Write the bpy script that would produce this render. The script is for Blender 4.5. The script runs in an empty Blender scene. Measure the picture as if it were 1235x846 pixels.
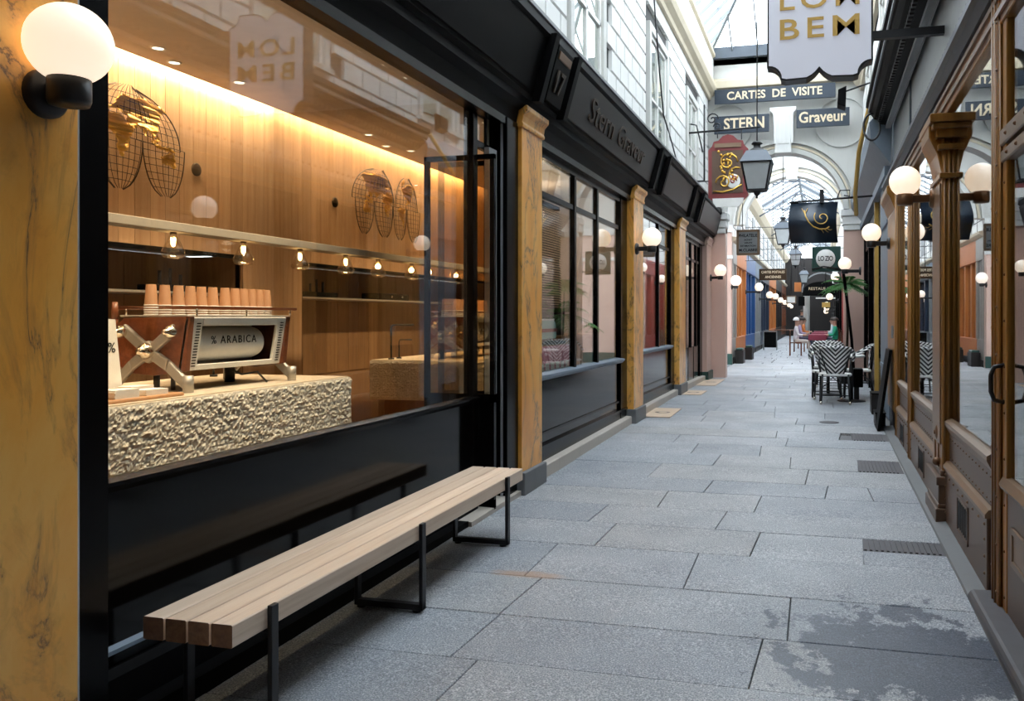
import bpy, bmesh, math, random
from mathutils import Vector, Matrix, Euler
random.seed(7)
PI = math.pi
S = bpy.context.scene
COL = S.collection

# ---------------------------------------------------------------- camera, sky, exposure
cam_d = bpy.data.cameras.new('camera')
cam = bpy.data.objects.new('camera', cam_d); COL.objects.link(cam)
cam_d.sensor_fit = 'HORIZONTAL'; cam_d.sensor_width = 36.0
cam_d.lens = 1015.0 / 1235.0 * 36.0
cam_d.shift_x = (617.5 - 730.0) / 1235.0
cam_d.shift_y = (383.0 - 423.0) / 1235.0
cam_d.clip_start = 0.05; cam_d.clip_end = 300
YAW = math.atan(260.0 / 1015.0)
cam.location = (0, 0, 1.45); cam.rotation_euler = (PI / 2, 0, YAW)
S.camera = cam
world = bpy.data.worlds.new('sky'); S.world = world; world.use_nodes = True
wn = world.node_tree; bg = wn.nodes['Background']
bg.inputs['Color'].default_value = (0.86, 0.93, 1.0, 1); bg.inputs['Strength'].default_value = 7.6
S.view_settings.view_transform = 'Standard'; S.view_settings.look = 'None'
S.view_settings.gamma = 1; S.view_settings.use_curve_mapping = False
S.view_settings.exposure = 0.0
S.cycles.max_bounces = 8; S.cycles.diffuse_bounces = 4; S.cycles.glossy_bounces = 4
S.cycles.transparent_max_bounces = 24; S.cycles.transmission_bounces = 6
S.cycles.sample_clamp_indirect = 6.0
S.cycles.caustics_reflective = False; S.cycles.caustics_refractive = False
S.cycles.use_denoising = True

def area_light(name, loc, size, power, color, rot=(0, 0, 0), label=None):
    d = bpy.data.lights.new(name, 'AREA'); d.shape = 'RECTANGLE'; d.size, d.size_y = size
    d.energy = power; d.color = color
    o = bpy.data.objects.new(name, d); o.location = loc; o.rotation_euler = rot; COL.objects.link(o); return o
def point_light(name, loc, power, color, r=0.05, parent=None):
    d = bpy.data.lights.new(name, 'POINT'); d.energy = power; d.color = color; d.shadow_soft_size = r
    o = bpy.data.objects.new(name, d); o.location = loc; COL.objects.link(o)
    if parent: o.parent = parent
    return o
WARM = (1.0, 0.62, 0.28)
# café cove strip above the rear wall, and its downlights; the tilted window-side spots are added fill on the counter
area_light('cove_light', (-4.2, 4.0, 3.2), (0.06, 3.9), 105, (1.0, 0.73, 0.44), (0, math.radians(12), 0))
for (lx, ly) in ((-2.63, 2.6), (-2.63, 4.15), (-3.45, 3.4), (-3.5, 4.6), (-2.63, 3.4), (-2.63, 4.9)):
    d = bpy.data.lights.new('downlight_and_fill', 'SPOT'); d.energy = 165 if lx > -3 else 50; d.color = (1.0, 0.76, 0.5); d.spot_size = 1.5; d.spot_blend = 0.8
    d.shadow_soft_size = 0.05
    o = bpy.data.objects.new('downlight_and_fill', d); o.location = (lx, ly, 3.05); o.rotation_euler = (0, .38 if lx > -3 else 0, 0); COL.objects.link(o)

def zf(y):                       # the paving climbs gently away from the camera
    return min(0.12, 0.015 * (y - 5.5))

# ---------------------------------------------------------------- mesh helpers
ORG = {}
class MB:
    def __init__(s): s.v = []; s.f = []; s.sm = []
    def add(s, vs, fs, smooth=False):
        b = len(s.v); s.v += [tuple(p) for p in vs]
        for f in fs: s.f.append([b + i for i in f]); s.sm.append(smooth)
        return s
    def box(s, x0, x1, y0, y1, z0, z1):
        return s.add([(x0,y0,z0),(x1,y0,z0),(x1,y1,z0),(x0,y1,z0),(x0,y0,z1),(x1,y0,z1),(x1,y1,z1),(x0,y1,z1)],
                     [(0,3,2,1),(4,5,6,7),(0,1,5,4),(1,2,6,5),(2,3,7,6),(3,0,4,7)])
    def bar(s, a, b, w, h=None, up=(0,0,1)):
        a = Vector(a); b = Vector(b); h = h or w; d = (b - a).normalized(); u = Vector(up)
        if abs(d.dot(u)) > .98: u = Vector((1,0,0))
        r = d.cross(u).normalized() * (w/2); u2 = r.cross(d).normalized() * (h/2)
        vs = [p + i*r + j*u2 for p in (a,b) for i,j in ((-1,-1),(1,-1),(1,1),(-1,1))]
        return s.add(vs, [(0,1,2,3),(7,6,5,4),(0,4,5,1),(1,5,6,2),(2,6,7,3),(3,7,4,0)])
    def prism(s, prof, axis, a0, a1, smooth=False):
        # prof: 2-D outline; axis 'x': (y,z); 'y': (x,z); 'z': (x,y)
        n = len(prof)
        def m(p, a): return {'x': (a,p[0],p[1]), 'y': (p[0],a,p[1]), 'z': (p[0],p[1],a)}[axis]
        vs = [m(p,a0) for p in prof] + [m(p,a1) for p in prof]
        b = len(s.v); s.v += vs
        s.f.append([b+i for i in range(n)]); s.sm.append(False)
        s.f.append([b+n+i for i in reversed(range(n))]); s.sm.append(False)
        for i in range(n):
            j = (i+1) % n; s.f.append([b+i, b+n+i, b+n+j, b+j]); s.sm.append(smooth)
        return s
    def tube(s, pts, r, n=8, closed=False, smooth=True):
        pts = [Vector(p) for p in pts]; L = len(pts); rs = r if isinstance(r, (list,tuple)) else [r]*L
        rings = []; up = Vector((0,0,1)); prev = None
        for i, p in enumerate(pts):
            if closed: d = pts[(i+1)%L] - pts[i-1]
            else: d = pts[min(i+1,L-1)] - pts[max(i-1,0)]
            if d.length < 1e-9: d = Vector((0,0,1))
            d.normalize()
            if prev is None:
                u = up if abs(d.dot(up)) < .9 else Vector((1,0,0)); a = d.cross(u).normalized()
            else:
                a = prev - d*prev.dot(d); a.normalize()
            prev = a; c = d.cross(a)
            rings.append([p + (a*math.cos(2*PI*k/n) + c*math.sin(2*PI*k/n))*rs[i] for k in range(n)])
        b = len(s.v)
        for rg in rings: s.v += [tuple(q) for q in rg]
        for i in range(L if closed else L-1):
            i2 = (i+1) % L
            for k in range(n):
                s.f.append([b+i*n+k, b+i*n+(k+1)%n, b+i2*n+(k+1)%n, b+i2*n+k]); s.sm.append(smooth)
        if not closed:
            s.f.append([b+k for k in reversed(range(n))]); s.sm.append(False)
            s.f.append([b+(L-1)*n+k for k in range(n)]); s.sm.append(False)
        return s
    def cyl(s, a, b, r, n=16, r2=None):
        return s.tube([a, b], [r, r if r2 is None else r2], n)
    def lathe(s, prof, c=(0,0,0), n=24, axis='z', smooth=True):
        b = len(s.v)
        for (r, h) in prof:
            for k in range(n):
                q = 2*PI*k/n; a, d = max(r,1e-5)*math.cos(q), max(r,1e-5)*math.sin(q)
                p = {'z': (a,d,h), 'y': (a,h,d), 'x': (h,a,d)}[axis]
                s.v.append((p[0]+c[0], p[1]+c[1], p[2]+c[2]))
        for i in range(len(prof)-1):
            for k in range(n):
                s.f.append([b+i*n+k, b+i*n+(k+1)%n, b+(i+1)*n+(k+1)%n, b+(i+1)*n+k]); s.sm.append(smooth)
        return s
    def sphere(s, c, r, n=24, m=14, sz=1.0, lo=-PI/2, hi=PI/2):
        return s.lathe([(r*math.cos(lo+(hi-lo)*i/m), sz*r*math.sin(lo+(hi-lo)*i/m)) for i in range(m+1)], c, n)
    def mesh(s, name, org=(0,0,0)):
        me = bpy.data.meshes.new(name)
        me.from_pydata([(x-org[0], y-org[1], z-org[2]) for x,y,z in s.v], [], s.f)
        me.polygons.foreach_set('use_smooth', s.sm)
        bm = bmesh.new(); bm.from_mesh(me); bmesh.ops.recalc_face_normals(bm, faces=bm.faces); bm.to_mesh(me); bm.free()
        return me
    def build(s, name, mat, parent=None, bevel=0, seg=1):
        if parent is None:
            xs, ys, zs = zip(*s.v)
            org = ((min(xs)+max(xs))/2, (min(ys)+max(ys))/2, min(zs))
        else: org = ORG[parent.name]
        me = s.mesh(name, org)
        if mat: me.materials.append(mat)
        o = bpy.data.objects.new(name, me); COL.objects.link(o)
        if parent is None: o.location = org
        else: o.parent = parent
        ORG[o.name] = org
        if bevel:
            md = o.modifiers.new('bevel', 'BEVEL'); md.width = bevel; md.segments = seg; md.limit_method = 'ANGLE'
        return o
def tag(o, label=None, cat=None, group=None, kind=None):
    if label: o['label'] = label
    if cat: o['category'] = cat
    if group: o['group'] = group
    if kind: o['kind'] = kind
    return o
def thing(name, label, cat, loc=(0,0,0), group=None, kind=None):
    o = bpy.data.objects.new(name, None); COL.objects.link(o); o.location = loc; ORG[o.name] = tuple(loc)
    return tag(o, label, cat, group, kind)
def struct(o): o['kind'] = 'structure'; return o
def copy_tree(o, parent=None, loc=None, rz=None, label=None, group=None):
    c = o.copy(); COL.objects.link(c)
    if parent: c.parent = parent
    if loc is not None: c.location = loc
    if rz is not None: c.rotation_euler = (0,0,rz)
    if label: c['label'] = label
    if group: c['group'] = group
    for ch in list(o.children): copy_tree(ch, c)
    return c
def text_mesh(txt, size, depth=0.004, bold=0.0, align='CENTER', shear=0, spacing=1.0, width=None):
    cu = bpy.data.curves.new('t', 'FONT'); cu.body = txt; cu.size = size; cu.extrude = depth; cu.offset = bold
    cu.align_x = align; cu.align_y = 'CENTER'; cu.shear = shear; cu.space_character = spacing; cu.resolution_u = 3
    o = bpy.data.objects.new('t', cu); COL.objects.link(o)
    dg = bpy.context.evaluated_depsgraph_get(); dg.update()
    me = bpy.data.meshes.new_from_object(o.evaluated_get(dg))
    bpy.data.objects.remove(o); bpy.data.curves.remove(cu)
    if width and len(me.vertices):
        xs = [v.co.x for v in me.vertices]; k = width/(max(xs)-min(xs)); c0 = (max(xs)+min(xs))/2
        for v in me.vertices: v.co.x = (v.co.x-c0)*k
    return me
def text(name, txt, size, mat, parent, loc, face='-y', depth=0.004, bold=0.0, shear=0, spacing=1.0, width=None, tilt=0, label=None):
    """loc in world; face: direction the text looks at"""
    me = text_mesh(txt, size, depth, bold, 'CENTER', shear, spacing, width); me.materials.append(mat)
    R = {'-y': Matrix.Rotation(PI/2, 4, 'X'),
         '+y': Matrix.Rotation(PI, 4, 'Z') @ Matrix.Rotation(PI/2, 4, 'X'),
         '+x': Matrix.Rotation(PI/2, 4, 'Z') @ Matrix.Rotation(PI/2, 4, 'X'),
         '-x': Matrix.Rotation(-PI/2, 4, 'Z') @ Matrix.Rotation(PI/2, 4, 'X'),
         '+z': Matrix.Identity(4)}[face]
    if tilt: R = R @ Matrix.Rotation(tilt, 4, 'X')
    og = ORG[parent.name]
    me.transform(Matrix.Translation((loc[0]-og[0], loc[1]-og[1], loc[2]-og[2])) @ R)
    o = bpy.data.objects.new(name, me); COL.objects.link(o); o.parent = parent; ORG[o.name] = og
    if label: o['label'] = label
    return o

# ---------------------------------------------------------------- materials
def mat(name, col, rough=.5, metal=0, spec=.5, emit=None, es=0):
    m = bpy.data.materials.new(name); m.use_nodes = True
    b = m.node_tree.nodes['Principled BSDF']
    b.inputs['Base Color'].default_value = (*col, 1); b.inputs['Roughness'].default_value = rough
    b.inputs['Metallic'].default_value = metal; b.inputs['Specular IOR Level'].default_value = spec
    if emit: b.inputs['Emission Color'].default_value = (*emit, 1); b.inputs['Emission Strength'].default_value = es
    # every surface gets a faint procedural unevenness
    nt = m.node_tree; N = nt.nodes; L = nt.links
    if not emit:
        tc = N.new('ShaderNodeTexCoord'); no = N.new('ShaderNodeTexNoise'); no.inputs['Scale'].default_value = 9; no.inputs['Detail'].default_value = 4
        hs = N.new('ShaderNodeHueSaturation'); mr = N.new('ShaderNodeMapRange')
        mr.inputs['To Min'].default_value = .88; mr.inputs['To Max'].default_value = 1.12
        L.new(tc.outputs['Object'], no.inputs['Vector']); L.new(no.outputs['Fac'], mr.inputs['Value'])
        L.new(mr.outputs['Result'], hs.inputs['Value']); hs.inputs['Color'].default_value = (*col, 1)
        L.new(hs.outputs['Color'], b.inputs['Base Color'])
    return m
class NT:
    def __init__(s, name, rough=.5, metal=0, spec=.5):
        s.m = bpy.data.materials.new(name); s.m.use_nodes = True; s.t = s.m.node_tree; s.N = s.t.nodes; s.L = s.t.links
        s.b = s.N['Principled BSDF']; s.b.inputs['Roughness'].default_value = rough; s.b.inputs['Metallic'].default_value = metal
        s.b.inputs['Specular IOR Level'].default_value = spec
        s.geo = s.N.new('ShaderNodeNewGeometry'); s.oi = s.N.new('ShaderNodeObjectInfo'); s.tc = s.N.new('ShaderNodeTexCoord')
    def mapped(s, scale=(1,1,1), src=None, rnd=0, rot=(0,0,0)):
        mp = s.N.new('ShaderNodeMapping'); mp.inputs['Scale'].default_value = scale; mp.inputs['Rotation'].default_value = rot
        s.L.new(src or s.geo.outputs['Position'], mp.inputs['Vector'])
        if rnd:
            mu = s.N.new('ShaderNodeMath'); mu.operation = 'MULTIPLY'; mu.inputs[1].default_value = rnd
            s.L.new(s.oi.outputs['Random'], mu.inputs[0])
            cx = s.N.new('ShaderNodeCombineXYZ'); s.L.new(mu.outputs[0], cx.inputs[0]); s.L.new(mu.outputs[0], cx.inputs[1]); s.L.new(mu.outputs[0], cx.inputs[2])
            s.L.new(cx.outputs[0], mp.inputs['Location'])
        return mp.outputs[0]
    def noise(s, vec, scale=5, detail=4, rough=.5, dist=0):
        n = s.N.new('ShaderNodeTexNoise'); s.L.new(vec, n.inputs['Vector'])
        n.inputs['Scale'].default_value = scale; n.inputs['Detail'].default_value = detail; n.inputs['Roughness'].default_value = rough; n.inputs['Distortion'].default_value = dist
        return n.outputs['Fac']
    def ramp(s, fac, stops, interp='LINEAR'):
        r = s.N.new('ShaderNodeValToRGB'); r.color_ramp.interpolation = interp
        e = r.color_ramp.elements
        while len(e) < len(stops): e.new(0.5)
        for el, (p, c) in zip(e, stops): el.position = p; el.color = (*c, 1) if len(c) == 3 else c
        s.L.new(fac, r.inputs['Fac']); return r.outputs['Color']
    def g(s, fac, a, b, lo=0.0, hi=1.0):
        mr = s.N.new('ShaderNodeMapRange'); s.L.new(fac, mr.inputs['Value'])
        mr.inputs['From Min'].default_value = a; mr.inputs['From Max'].default_value = b
        mr.inputs['To Min'].default_value = lo; mr.inputs['To Max'].default_value = hi
        return mr.outputs['Result']
    def mix(s, fac, a, b, mode='MIX'):
        mx = s.N.new('ShaderNodeMix'); mx.data_type = 'RGBA'; mx.blend_type = mode
        for idx, val in ((0, fac), (6, a), (7, b)):
            if hasattr(val, 'links') or hasattr(val, 'is_linked'): s.L.new(val, mx.inputs[idx])
            elif idx == 0: mx.inputs[0].default_value = val
            else: mx.inputs[idx].default_value = (*val, 1)
        return mx.outputs[2]
    def math(s, op, a, b=None):
        m = s.N.new('ShaderNodeMath'); m.operation = op
        for i, v in ((0,a),(1,b)):
            if v is None: continue
            if hasattr(v, 'is_linked'): s.L.new(v, m.inputs[i])
            else: m.inputs[i].default_value = v
        return m.outputs[0]
    def sep(s, vec=None):
        x = s.N.new('ShaderNodeSeparateXYZ'); s.L.new(vec or s.geo.outputs['Position'], x.inputs[0]); return x.outputs
    def color(s, c): s.L.new(c, s.b.inputs['Base Color'])
    def rough(s, c): s.L.new(c, s.b.inputs['Roughness'])
    def bump(s, h, strength=.3, dist=.01):
        b = s.N.new('ShaderNodeBump'); b.inputs['Strength'].default_value = strength; b.inputs['Distance'].default_value = dist
        s.L.new(h, b.inputs['Height']); s.L.new(b.outputs[0], s.b.inputs['Normal'])

def m_granite():
    t = NT('granite_slab', .55, spec=.45); p = t.geo.outputs['Position']
    fine = t.noise(p, 130, 3, .7); mid = t.noise(p, 34, 4, .65); big = t.noise(p, 1.7, 5, .6)
    c = t.ramp(fine, [(.34, (.10,.105,.115)), (.45, (.28,.295,.315)), (.55, (.48,.495,.51)), (.66, (.86,.87,.88))])
    c = t.mix(t.g(mid, .35, .65, 0, .55), c, (.27,.295,.32))
    tint = t.ramp(t.oi.outputs['Random'], [(0, (.82,.83,.85)), (.3, (.93,.95,.97)), (.55, (1.0,.975,.94)), (.8, (.97,.98,1)), (1, (1.08,1.08,1.07))])
    c = t.mix(1.0, c, tint, 'MULTIPLY')
    c = t.mix(t.g(big, .35, .7, 0, .45), c, t.mix(1.0, c, (.66,.67,.70), 'MULTIPLY'))
    # wet patch left near the right-hand kerb, and a few rust stains
    x, y, z = t.sep()[:3]
    dx = t.math('MULTIPLY', t.math('SUBTRACT', x, .36), 1.25); dy = t.math('MULTIPLY', t.math('SUBTRACT', y, 3.86), 1.25)
    r = t.math('SQRT', t.math('ADD', t.math('MULTIPLY', dx, dx), t.math('MULTIPLY', dy, dy)))
    wn_ = t.noise(t.mapped((1,.8,1)), 5.5, 9, .72)
    w = t.math('SUBTRACT', t.math('MULTIPLY', wn_, 2.7), t.math('MULTIPLY', r, 1.0))
    wet = t.g(w, .66, .76)
    dark = t.mix(1.0, c, (.22,.25,.31), 'MULTIPLY')
    c = t.mix(wet, c, dark)
    sx = t.math('SUBTRACT', x, -1.62); sy = t.math('SUBTRACT', y, 4.53)
    rr = t.math('ADD', t.math('MULTIPLY', sx, t.math('MULTIPLY', sx, 14.0)), t.math('MULTIPLY', sy, t.math('MULTIPLY', sy, 150.0)))
    c = t.mix(t.g(t.math('SUBTRACT', rr, t.noise(p, 14, 4)), -.4, .35, .75, 0), c, (.42,.27,.17))
    t.color(c)
    t.rough(t.math('SUBTRACT', t.g(big, .3, .7, .42, .6), t.math('MULTIPLY', wet, .14)))
    t.bump(t.math('ADD', fine, t.math('MULTIPLY', mid, 1.2)), .35, .004)
    return t.m
def m_marble():
    t = NT('siena_marble', .28, spec=.5); v = t.mapped((1,1,.55), rnd=7)
    a = t.noise(v, 1.6, 6, .6, .8); b = t.noise(v, 5, 8, .7, 1.4); c2 = t.noise(t.mapped((1.1,1.1,.38), rnd=5), 2.6, 7, .62, .9)
    c = t.ramp(a, [(.25, (.68,.255,.036)), (.45, (.88,.40,.07)), (.6, (.93,.51,.13)), (.8, (.77,.30,.05))])
    c = t.mix(t.g(b, .52, .75, 0, .45), c, (.42,.17,.04))
    vein = t.g(t.math('ABSOLUTE', t.math('SUBTRACT', c2, .5)), 0, .012, 1, 0)
    soft = t.g(t.math('ABSOLUTE', t.math('SUBTRACT', c2, .5)), 0, .05, .5, 0)
    c = t.mix(soft, c, (.45,.2,.06)); c = t.mix(t.math('MULTIPLY', vein, t.g(b, .42, .55)), c, (.15,.09,.055))
    t.color(c); t.bump(vein, .15, -.004); return t.m
def m_wood(name, c0, c1, c2, axis, rough=.45, freq=1.0, rnd=9, bump=.08):
    t = NT(name, rough); sc = [38*freq]*3; sc['xyz'.index(axis)] = 1.6*freq
    v = t.mapped(tuple(sc), rnd=rnd); a = t.noise(v, 1, 6, .62, .5)
    sc2 = [5*freq]*3; sc2['xyz'.index(axis)] = .5*freq
    b = t.noise(t.mapped(tuple(sc2), rnd=rnd), 1, 3, .5)
    c = t.ramp(a, [(.25, c0), (.5, c1), (.75, c2)])
    c = t.mix(t.g(b, .35, .7, 0, .5), c, c0)
    tint = t.ramp(t.oi.outputs['Random'], [(0, (.86,.84,.82)), (.5, (1,1,1)), (1, (1.1,1.09,1.07))])
    c = t.mix(1.0, c, tint, 'MULTIPLY'); t.color(c); t.bump(a, bump, .003); return t.m
def m_glass(name, tint=(.96,.98,.97), f0=.045, gain=1.0, rough=0.0):
    m = bpy.data.materials.new(name); m.use_nodes = True; nt = m.node_tree; N = nt.nodes; L = nt.links
    for n in list(N): N.remove(n)
    out = N.new('ShaderNodeOutputMaterial'); tr = N.new('ShaderNodeBsdfTransparent'); gl = N.new('ShaderNodeBsdfGlossy'); mx = N.new('ShaderNodeMixShader')
    lw = N.new('ShaderNodeLayerWeight'); lw.inputs['Blend'].default_value = .5
    pw = N.new('ShaderNodeMath'); pw.operation = 'POWER'; pw.inputs[1].default_value = 5
    ma = N.new('ShaderNodeMath'); ma.operation = 'MULTIPLY_ADD'; ma.inputs[1].default_value = (1-f0)*gain; ma.inputs[2].default_value = f0*gain; ma.use_clamp = True
    tr.inputs['Color'].default_value = (*tint, 1); gl.inputs['Roughness'].default_value = rough; gl.inputs['Color'].default_value = (1,1,1,1)
    L.new(lw.outputs['Facing'], pw.inputs[0]); L.new(pw.outputs[0], ma.inputs[0]); L.new(ma.outputs[0], mx.inputs[0])
    L.new(tr.outputs[0], mx.inputs[1]); L.new(gl.outputs[0], mx.inputs[2]); L.new(mx.outputs[0], out.inputs[0])
    return m
def m_rough_stone():
    t = NT('rough_hewn_stone', .8); p = t.geo.outputs['Position']
    a = t.noise(p, 20, 6, .7); b = t.noise(p, 60, 4, .7)
    c = t.ramp(a, [(.3, (.68,.61,.51)), (.5, (.80,.73,.63)), (.7, (.88,.83,.74))])
    c = t.mix(t.g(b, .3, .6, .2, 0), c, (.35,.29,.22)); t.color(c); t.bump(b, .3, .006); return t.m
def m_plaster(name, col, dirt=(.55,.52,.46), rough=.75):
    t = NT(name, rough); v = t.mapped((1,1,.35), rnd=3); a = t.noise(v, 2.2, 6, .65); b = t.noise(t.mapped((6,6,.8)), 2, 5, .7)
    c = t.mix(t.g(a, .5, .8, 0, .25), col, dirt); c = t.mix(t.g(b, .56, .8, 0, .3), c, dirt); t.color(c)
    t.bump(t.noise(t.geo.outputs['Position'], 60, 3), .1, .003); return t.m

M = {}
M['granite'] = m_granite(); M['marble'] = m_marble(); M['rough_stone'] = m_rough_stone()
M['bench_wood'] = m_wood('pale_bench_wood', (.60,.44,.31), (.77,.61,.47), (.85,.71,.58), 'y', .5, .8)
M['end_wood'] = m_wood('bench_end_grain', (.16,.085,.055), (.24,.14,.09), (.32,.19,.12), 'y', .6, 1.2)
M['cafe_wood'] = m_wood('cafe_wall_wood', (.50,.285,.15), (.66,.42,.245), (.76,.52,.33), 'z', .5, .7)
M['dark_wood'] = m_wood('dark_niche_wood', (.19,.10,.045), (.27,.15,.07), (.34,.20,.10), 'z', .5, .7)
M['brown_wood'] = m_wood('machine_walnut', (.11,.03,.012), (.19,.06,.025), (.28,.10,.045), 'y', .3, 1)
M['tray_wood'] = m_wood('tray_wood', (.40,.2,.09), (.5,.27,.13), (.6,.35,.18), 'x', .45)
M['gold_wood'] = m_wood('golden_brown_wood', (.23,.098,.016), (.31,.14,.026), (.38,.18,.036), 'z', .33, .5, bump=.02)
M['orange_wood'] = m_wood('orange_wood', (.45,.13,.03), (.6,.2,.05), (.7,.28,.08), 'z', .4)
M['glass'] = m_glass('window_glass', (.93,.95,.93), .085, 1.0)
M['shop_glass'] = m_glass('dark_shop_glass', (.72,.74,.74), .07, 1.1)
M['roof_glass'] = m_glass('roof_glass', (.92,.95,.97), .04, .7)
M['clear'] = m_glass('clear_glass', (.90,.84,.72), .10, 1.6)
M['black'] = mat('black_paint', (.003,.003,.0035), .26, spec=.14)
M['black_panel'] = mat('gloss_black_panel', (.003,.0028,.0028), .10, spec=.20)
M['black_satin'] = mat('black_satin', (.004,.004,.0043), .5, spec=.06)
M['black_iron'] = mat('black_iron', (.015,.015,.017), .42, spec=.4)
M['anthracite'] = mat('anthracite_panel', (.022,.019,.018), .45, spec=.25)
M['bronze'] = mat('bronze_letters', (.16,.085,.045), .4, .6)
M['dark_bronze'] = mat('dark_bronze_letters', (.05,.032,.022), .5, .2)
M['channel'] = mat('worn_zinc_channel', (.52,.54,.60), .35, .6)
M['white_stone'] = m_plaster('white_painted_stone', (.74,.74,.72), (.52,.50,.46))
M['white_plaster'] = m_plaster('white_plaster', (.62,.62,.59), (.42,.38,.31))
M['joint'] = mat('dark_joint', (.07,.068,.065), .9)
M['cream_trim'] = m_plaster('cream_cornice', (.66,.58,.44), (.4,.34,.25))
M['grey_stone'] = m_plaster('grey_base_stone', (.15,.155,.16), (.08,.08,.085), .6)
M['step_stone'] = m_plaster('pale_step_stone', (.50,.45,.39), (.3,.27,.24), .6)
M['mortar'] = mat('paving_joint', (.17,.17,.175), .9)
M['pink'] = m_plaster('pink_marble', (.68,.46,.38), (.55,.33,.27), .35)
M['mirror'] = mat('mirror', (.88,.82,.72), .0, 1.0)
M['white'] = mat('white_enamel', (.88,.87,.84), .4)
M['paper'] = mat('white_paper', (.85,.84,.80), .6)
M['kraft'] = mat('kraft_paper', (.33,.16,.075), .7)
M['chrome'] = mat('polished_metal', (.75,.70,.60), .15, 1)
M['grey_metal'] = mat('grey_cast_metal', (.42,.40,.37), .4, .5)
M['gold'] = mat('gold_leaf', (.80,.48,.10), .28, .95)
M['goldpaint'] = mat('gold_paint', (.62,.38,.09), .45, .1)
M['wire'] = mat('dark_wire', (.05,.03,.015), .45, .6)
M['brown_metal'] = mat('brown_painted_metal', (.115,.066,.042), .38, .15)
M['brown_light'] = mat('light_brown_moulding', (.22,.14,.085), .36, .15)
M['steel'] = mat('grey_steel', (.10,.115,.135), .45, .3)
M['slate'] = mat('slate_blue_paint', (.17,.215,.27), .5)
M['frieze'] = mat('grey_frieze', (.24,.25,.255), .55)
M['navy'] = mat('navy_sign', (.02,.032,.05), .35)
M['maroon'] = mat('maroon_sign', (.22,.035,.035), .4)
M['blue'] = mat('blue_paint', (.02,.09,.27), .35)
M['darkblue'] = mat('dark_blue_paint', (.02,.035,.065), .35)
M['green'] = mat('dark_green_paint', (.01,.055,.045), .4)
M['red'] = mat('red_paint', (.33,.03,.025), .4)
M['teal'] = mat('mint_enamel', (.50,.72,.68), .35)
M['pinkbag'] = mat('pink_bag', (.72,.26,.33), .5)
M['leaf'] = mat('palm_leaf', (.05,.20,.035), .5)
M['mat'] = mat('peach_mosaic', (.66,.50,.36), .6)
M['grate'] = mat('iron_grate', (.10,.095,.10), .6, .3)
M['plaster_room'] = mat('plaster_interior', (.62,.55,.47), .8)
M['lead'] = mat('lead_rafter', (.24,.27,.29), .6)
M['lantern_glass'] = mat('milky_lantern_glass', (.42,.45,.46), .3)
M['cloth_blue'] = mat('faded_blue_cloth', (.30,.40,.55), .9)
M['skin'] = mat('skin', (.55,.33,.24), .6)
M['hair'] = mat('dark_hair', (.04,.025,.018), .7)
def globe_mat(name, col, st):
    return mat(name, (.9,.88,.84), .3, 0, .5, col, st)
M['globe'] = globe_mat('lit_opal_globe', (1.0,.80,.60), .98)
M['led'] = mat('led_strip', (1,1,1), .5, emit=(1.0,.74,.42), es=14)
M['lamp_disc'] = mat('downlight_disc', (1,1,1), .5, emit=(1.0,.9,.75), es=3.5)
M['filament'] = mat('filament', (1,1,1), .5, emit=(1.0,.62,.26), es=26)
def m_signbox():
    t = NT('backlit_sign_face', .35); 
    t.color(t.mix(.0, (.42,.43,.48), (.5,.5,.5)))
    t.b.inputs['Emission Color'].default_value = (.78,.82,.95,1); t.b.inputs['Emission Strength'].default_value = .36
    return t.m
M['signbox'] = m_signbox()
# ================================================================= SETTING
# ---- floor with granite slabs
floor = struct(MB().add([(-2.62,-8,zf(-8)-.03),(1.3,-8,zf(-8)-.03),(1.3,13.5,.09),(-2.62,13.5,.09)], [(0,1,2,3)]).build('floor', M['mortar']))
f2 = MB().box(-9,7,13.5,90,-.1,.095).build('paving_bed', M['mortar'], floor)
MB().box(-9,-2.62,-8,13.5,-.4,-.36).build('paving_bed', M['mortar'], floor)
def slab(x0,x1,y0,y1,name='stone_slab',m='granite',dz=0,g=.0025,skew=0):
    x0+=g; x1-=g; y0+=g; y1-=g; c=.0035
    vs=[]; 
    def z(y,o): return zf(y)+dz+o
    sl,sr=skew if isinstance(skew,tuple) else (skew,skew)
    for (i,o) in ((0,-.055),(0,-c),(c,0)):
        vs += [(x0+i,y0+i,z(y0,o)),(x1-i,y0+i,z(y0,o)),(x1-i+sr,y1-i,z(y1,o)),(x0+i+sl,y1-i,z(y1,o))]
    fs=[(8,9,10,11)]
    for k in (0,4):
        for j in range(4): fs.append((k+j,k+(j+1)%4,k+4+(j+1)%4,k+4+j))
    return MB().add(vs,fs).build(name, M[m], floor)
rows = [1.2,1.75,2.3,2.84,3.39,3.92,4.5,5.17,5.74,6.27,6.85,7.35,8.02,8.63,9.28,9.85,10.4,11.0,11.6,12.2,12.85,13.5]
joints = {3:[-1.45,.1], 4:[-1.57,-.28], 5:[-1.55,-.148], 6:[-1.63,-.72], 7:[-1.4,-.42,.246], 8:[-1.6,-.70], 9:[-1.2,-.48],
          10:[-.93,.03,.4], 11:[-1.5,-.13], 12:[-1.0,-.28,.33], 13:[-1.3,-.6], 14:[-.37,-1.6], 15:[-.5,.2], 16:[-1.2,-.2]}
R = random.Random(3)
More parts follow.
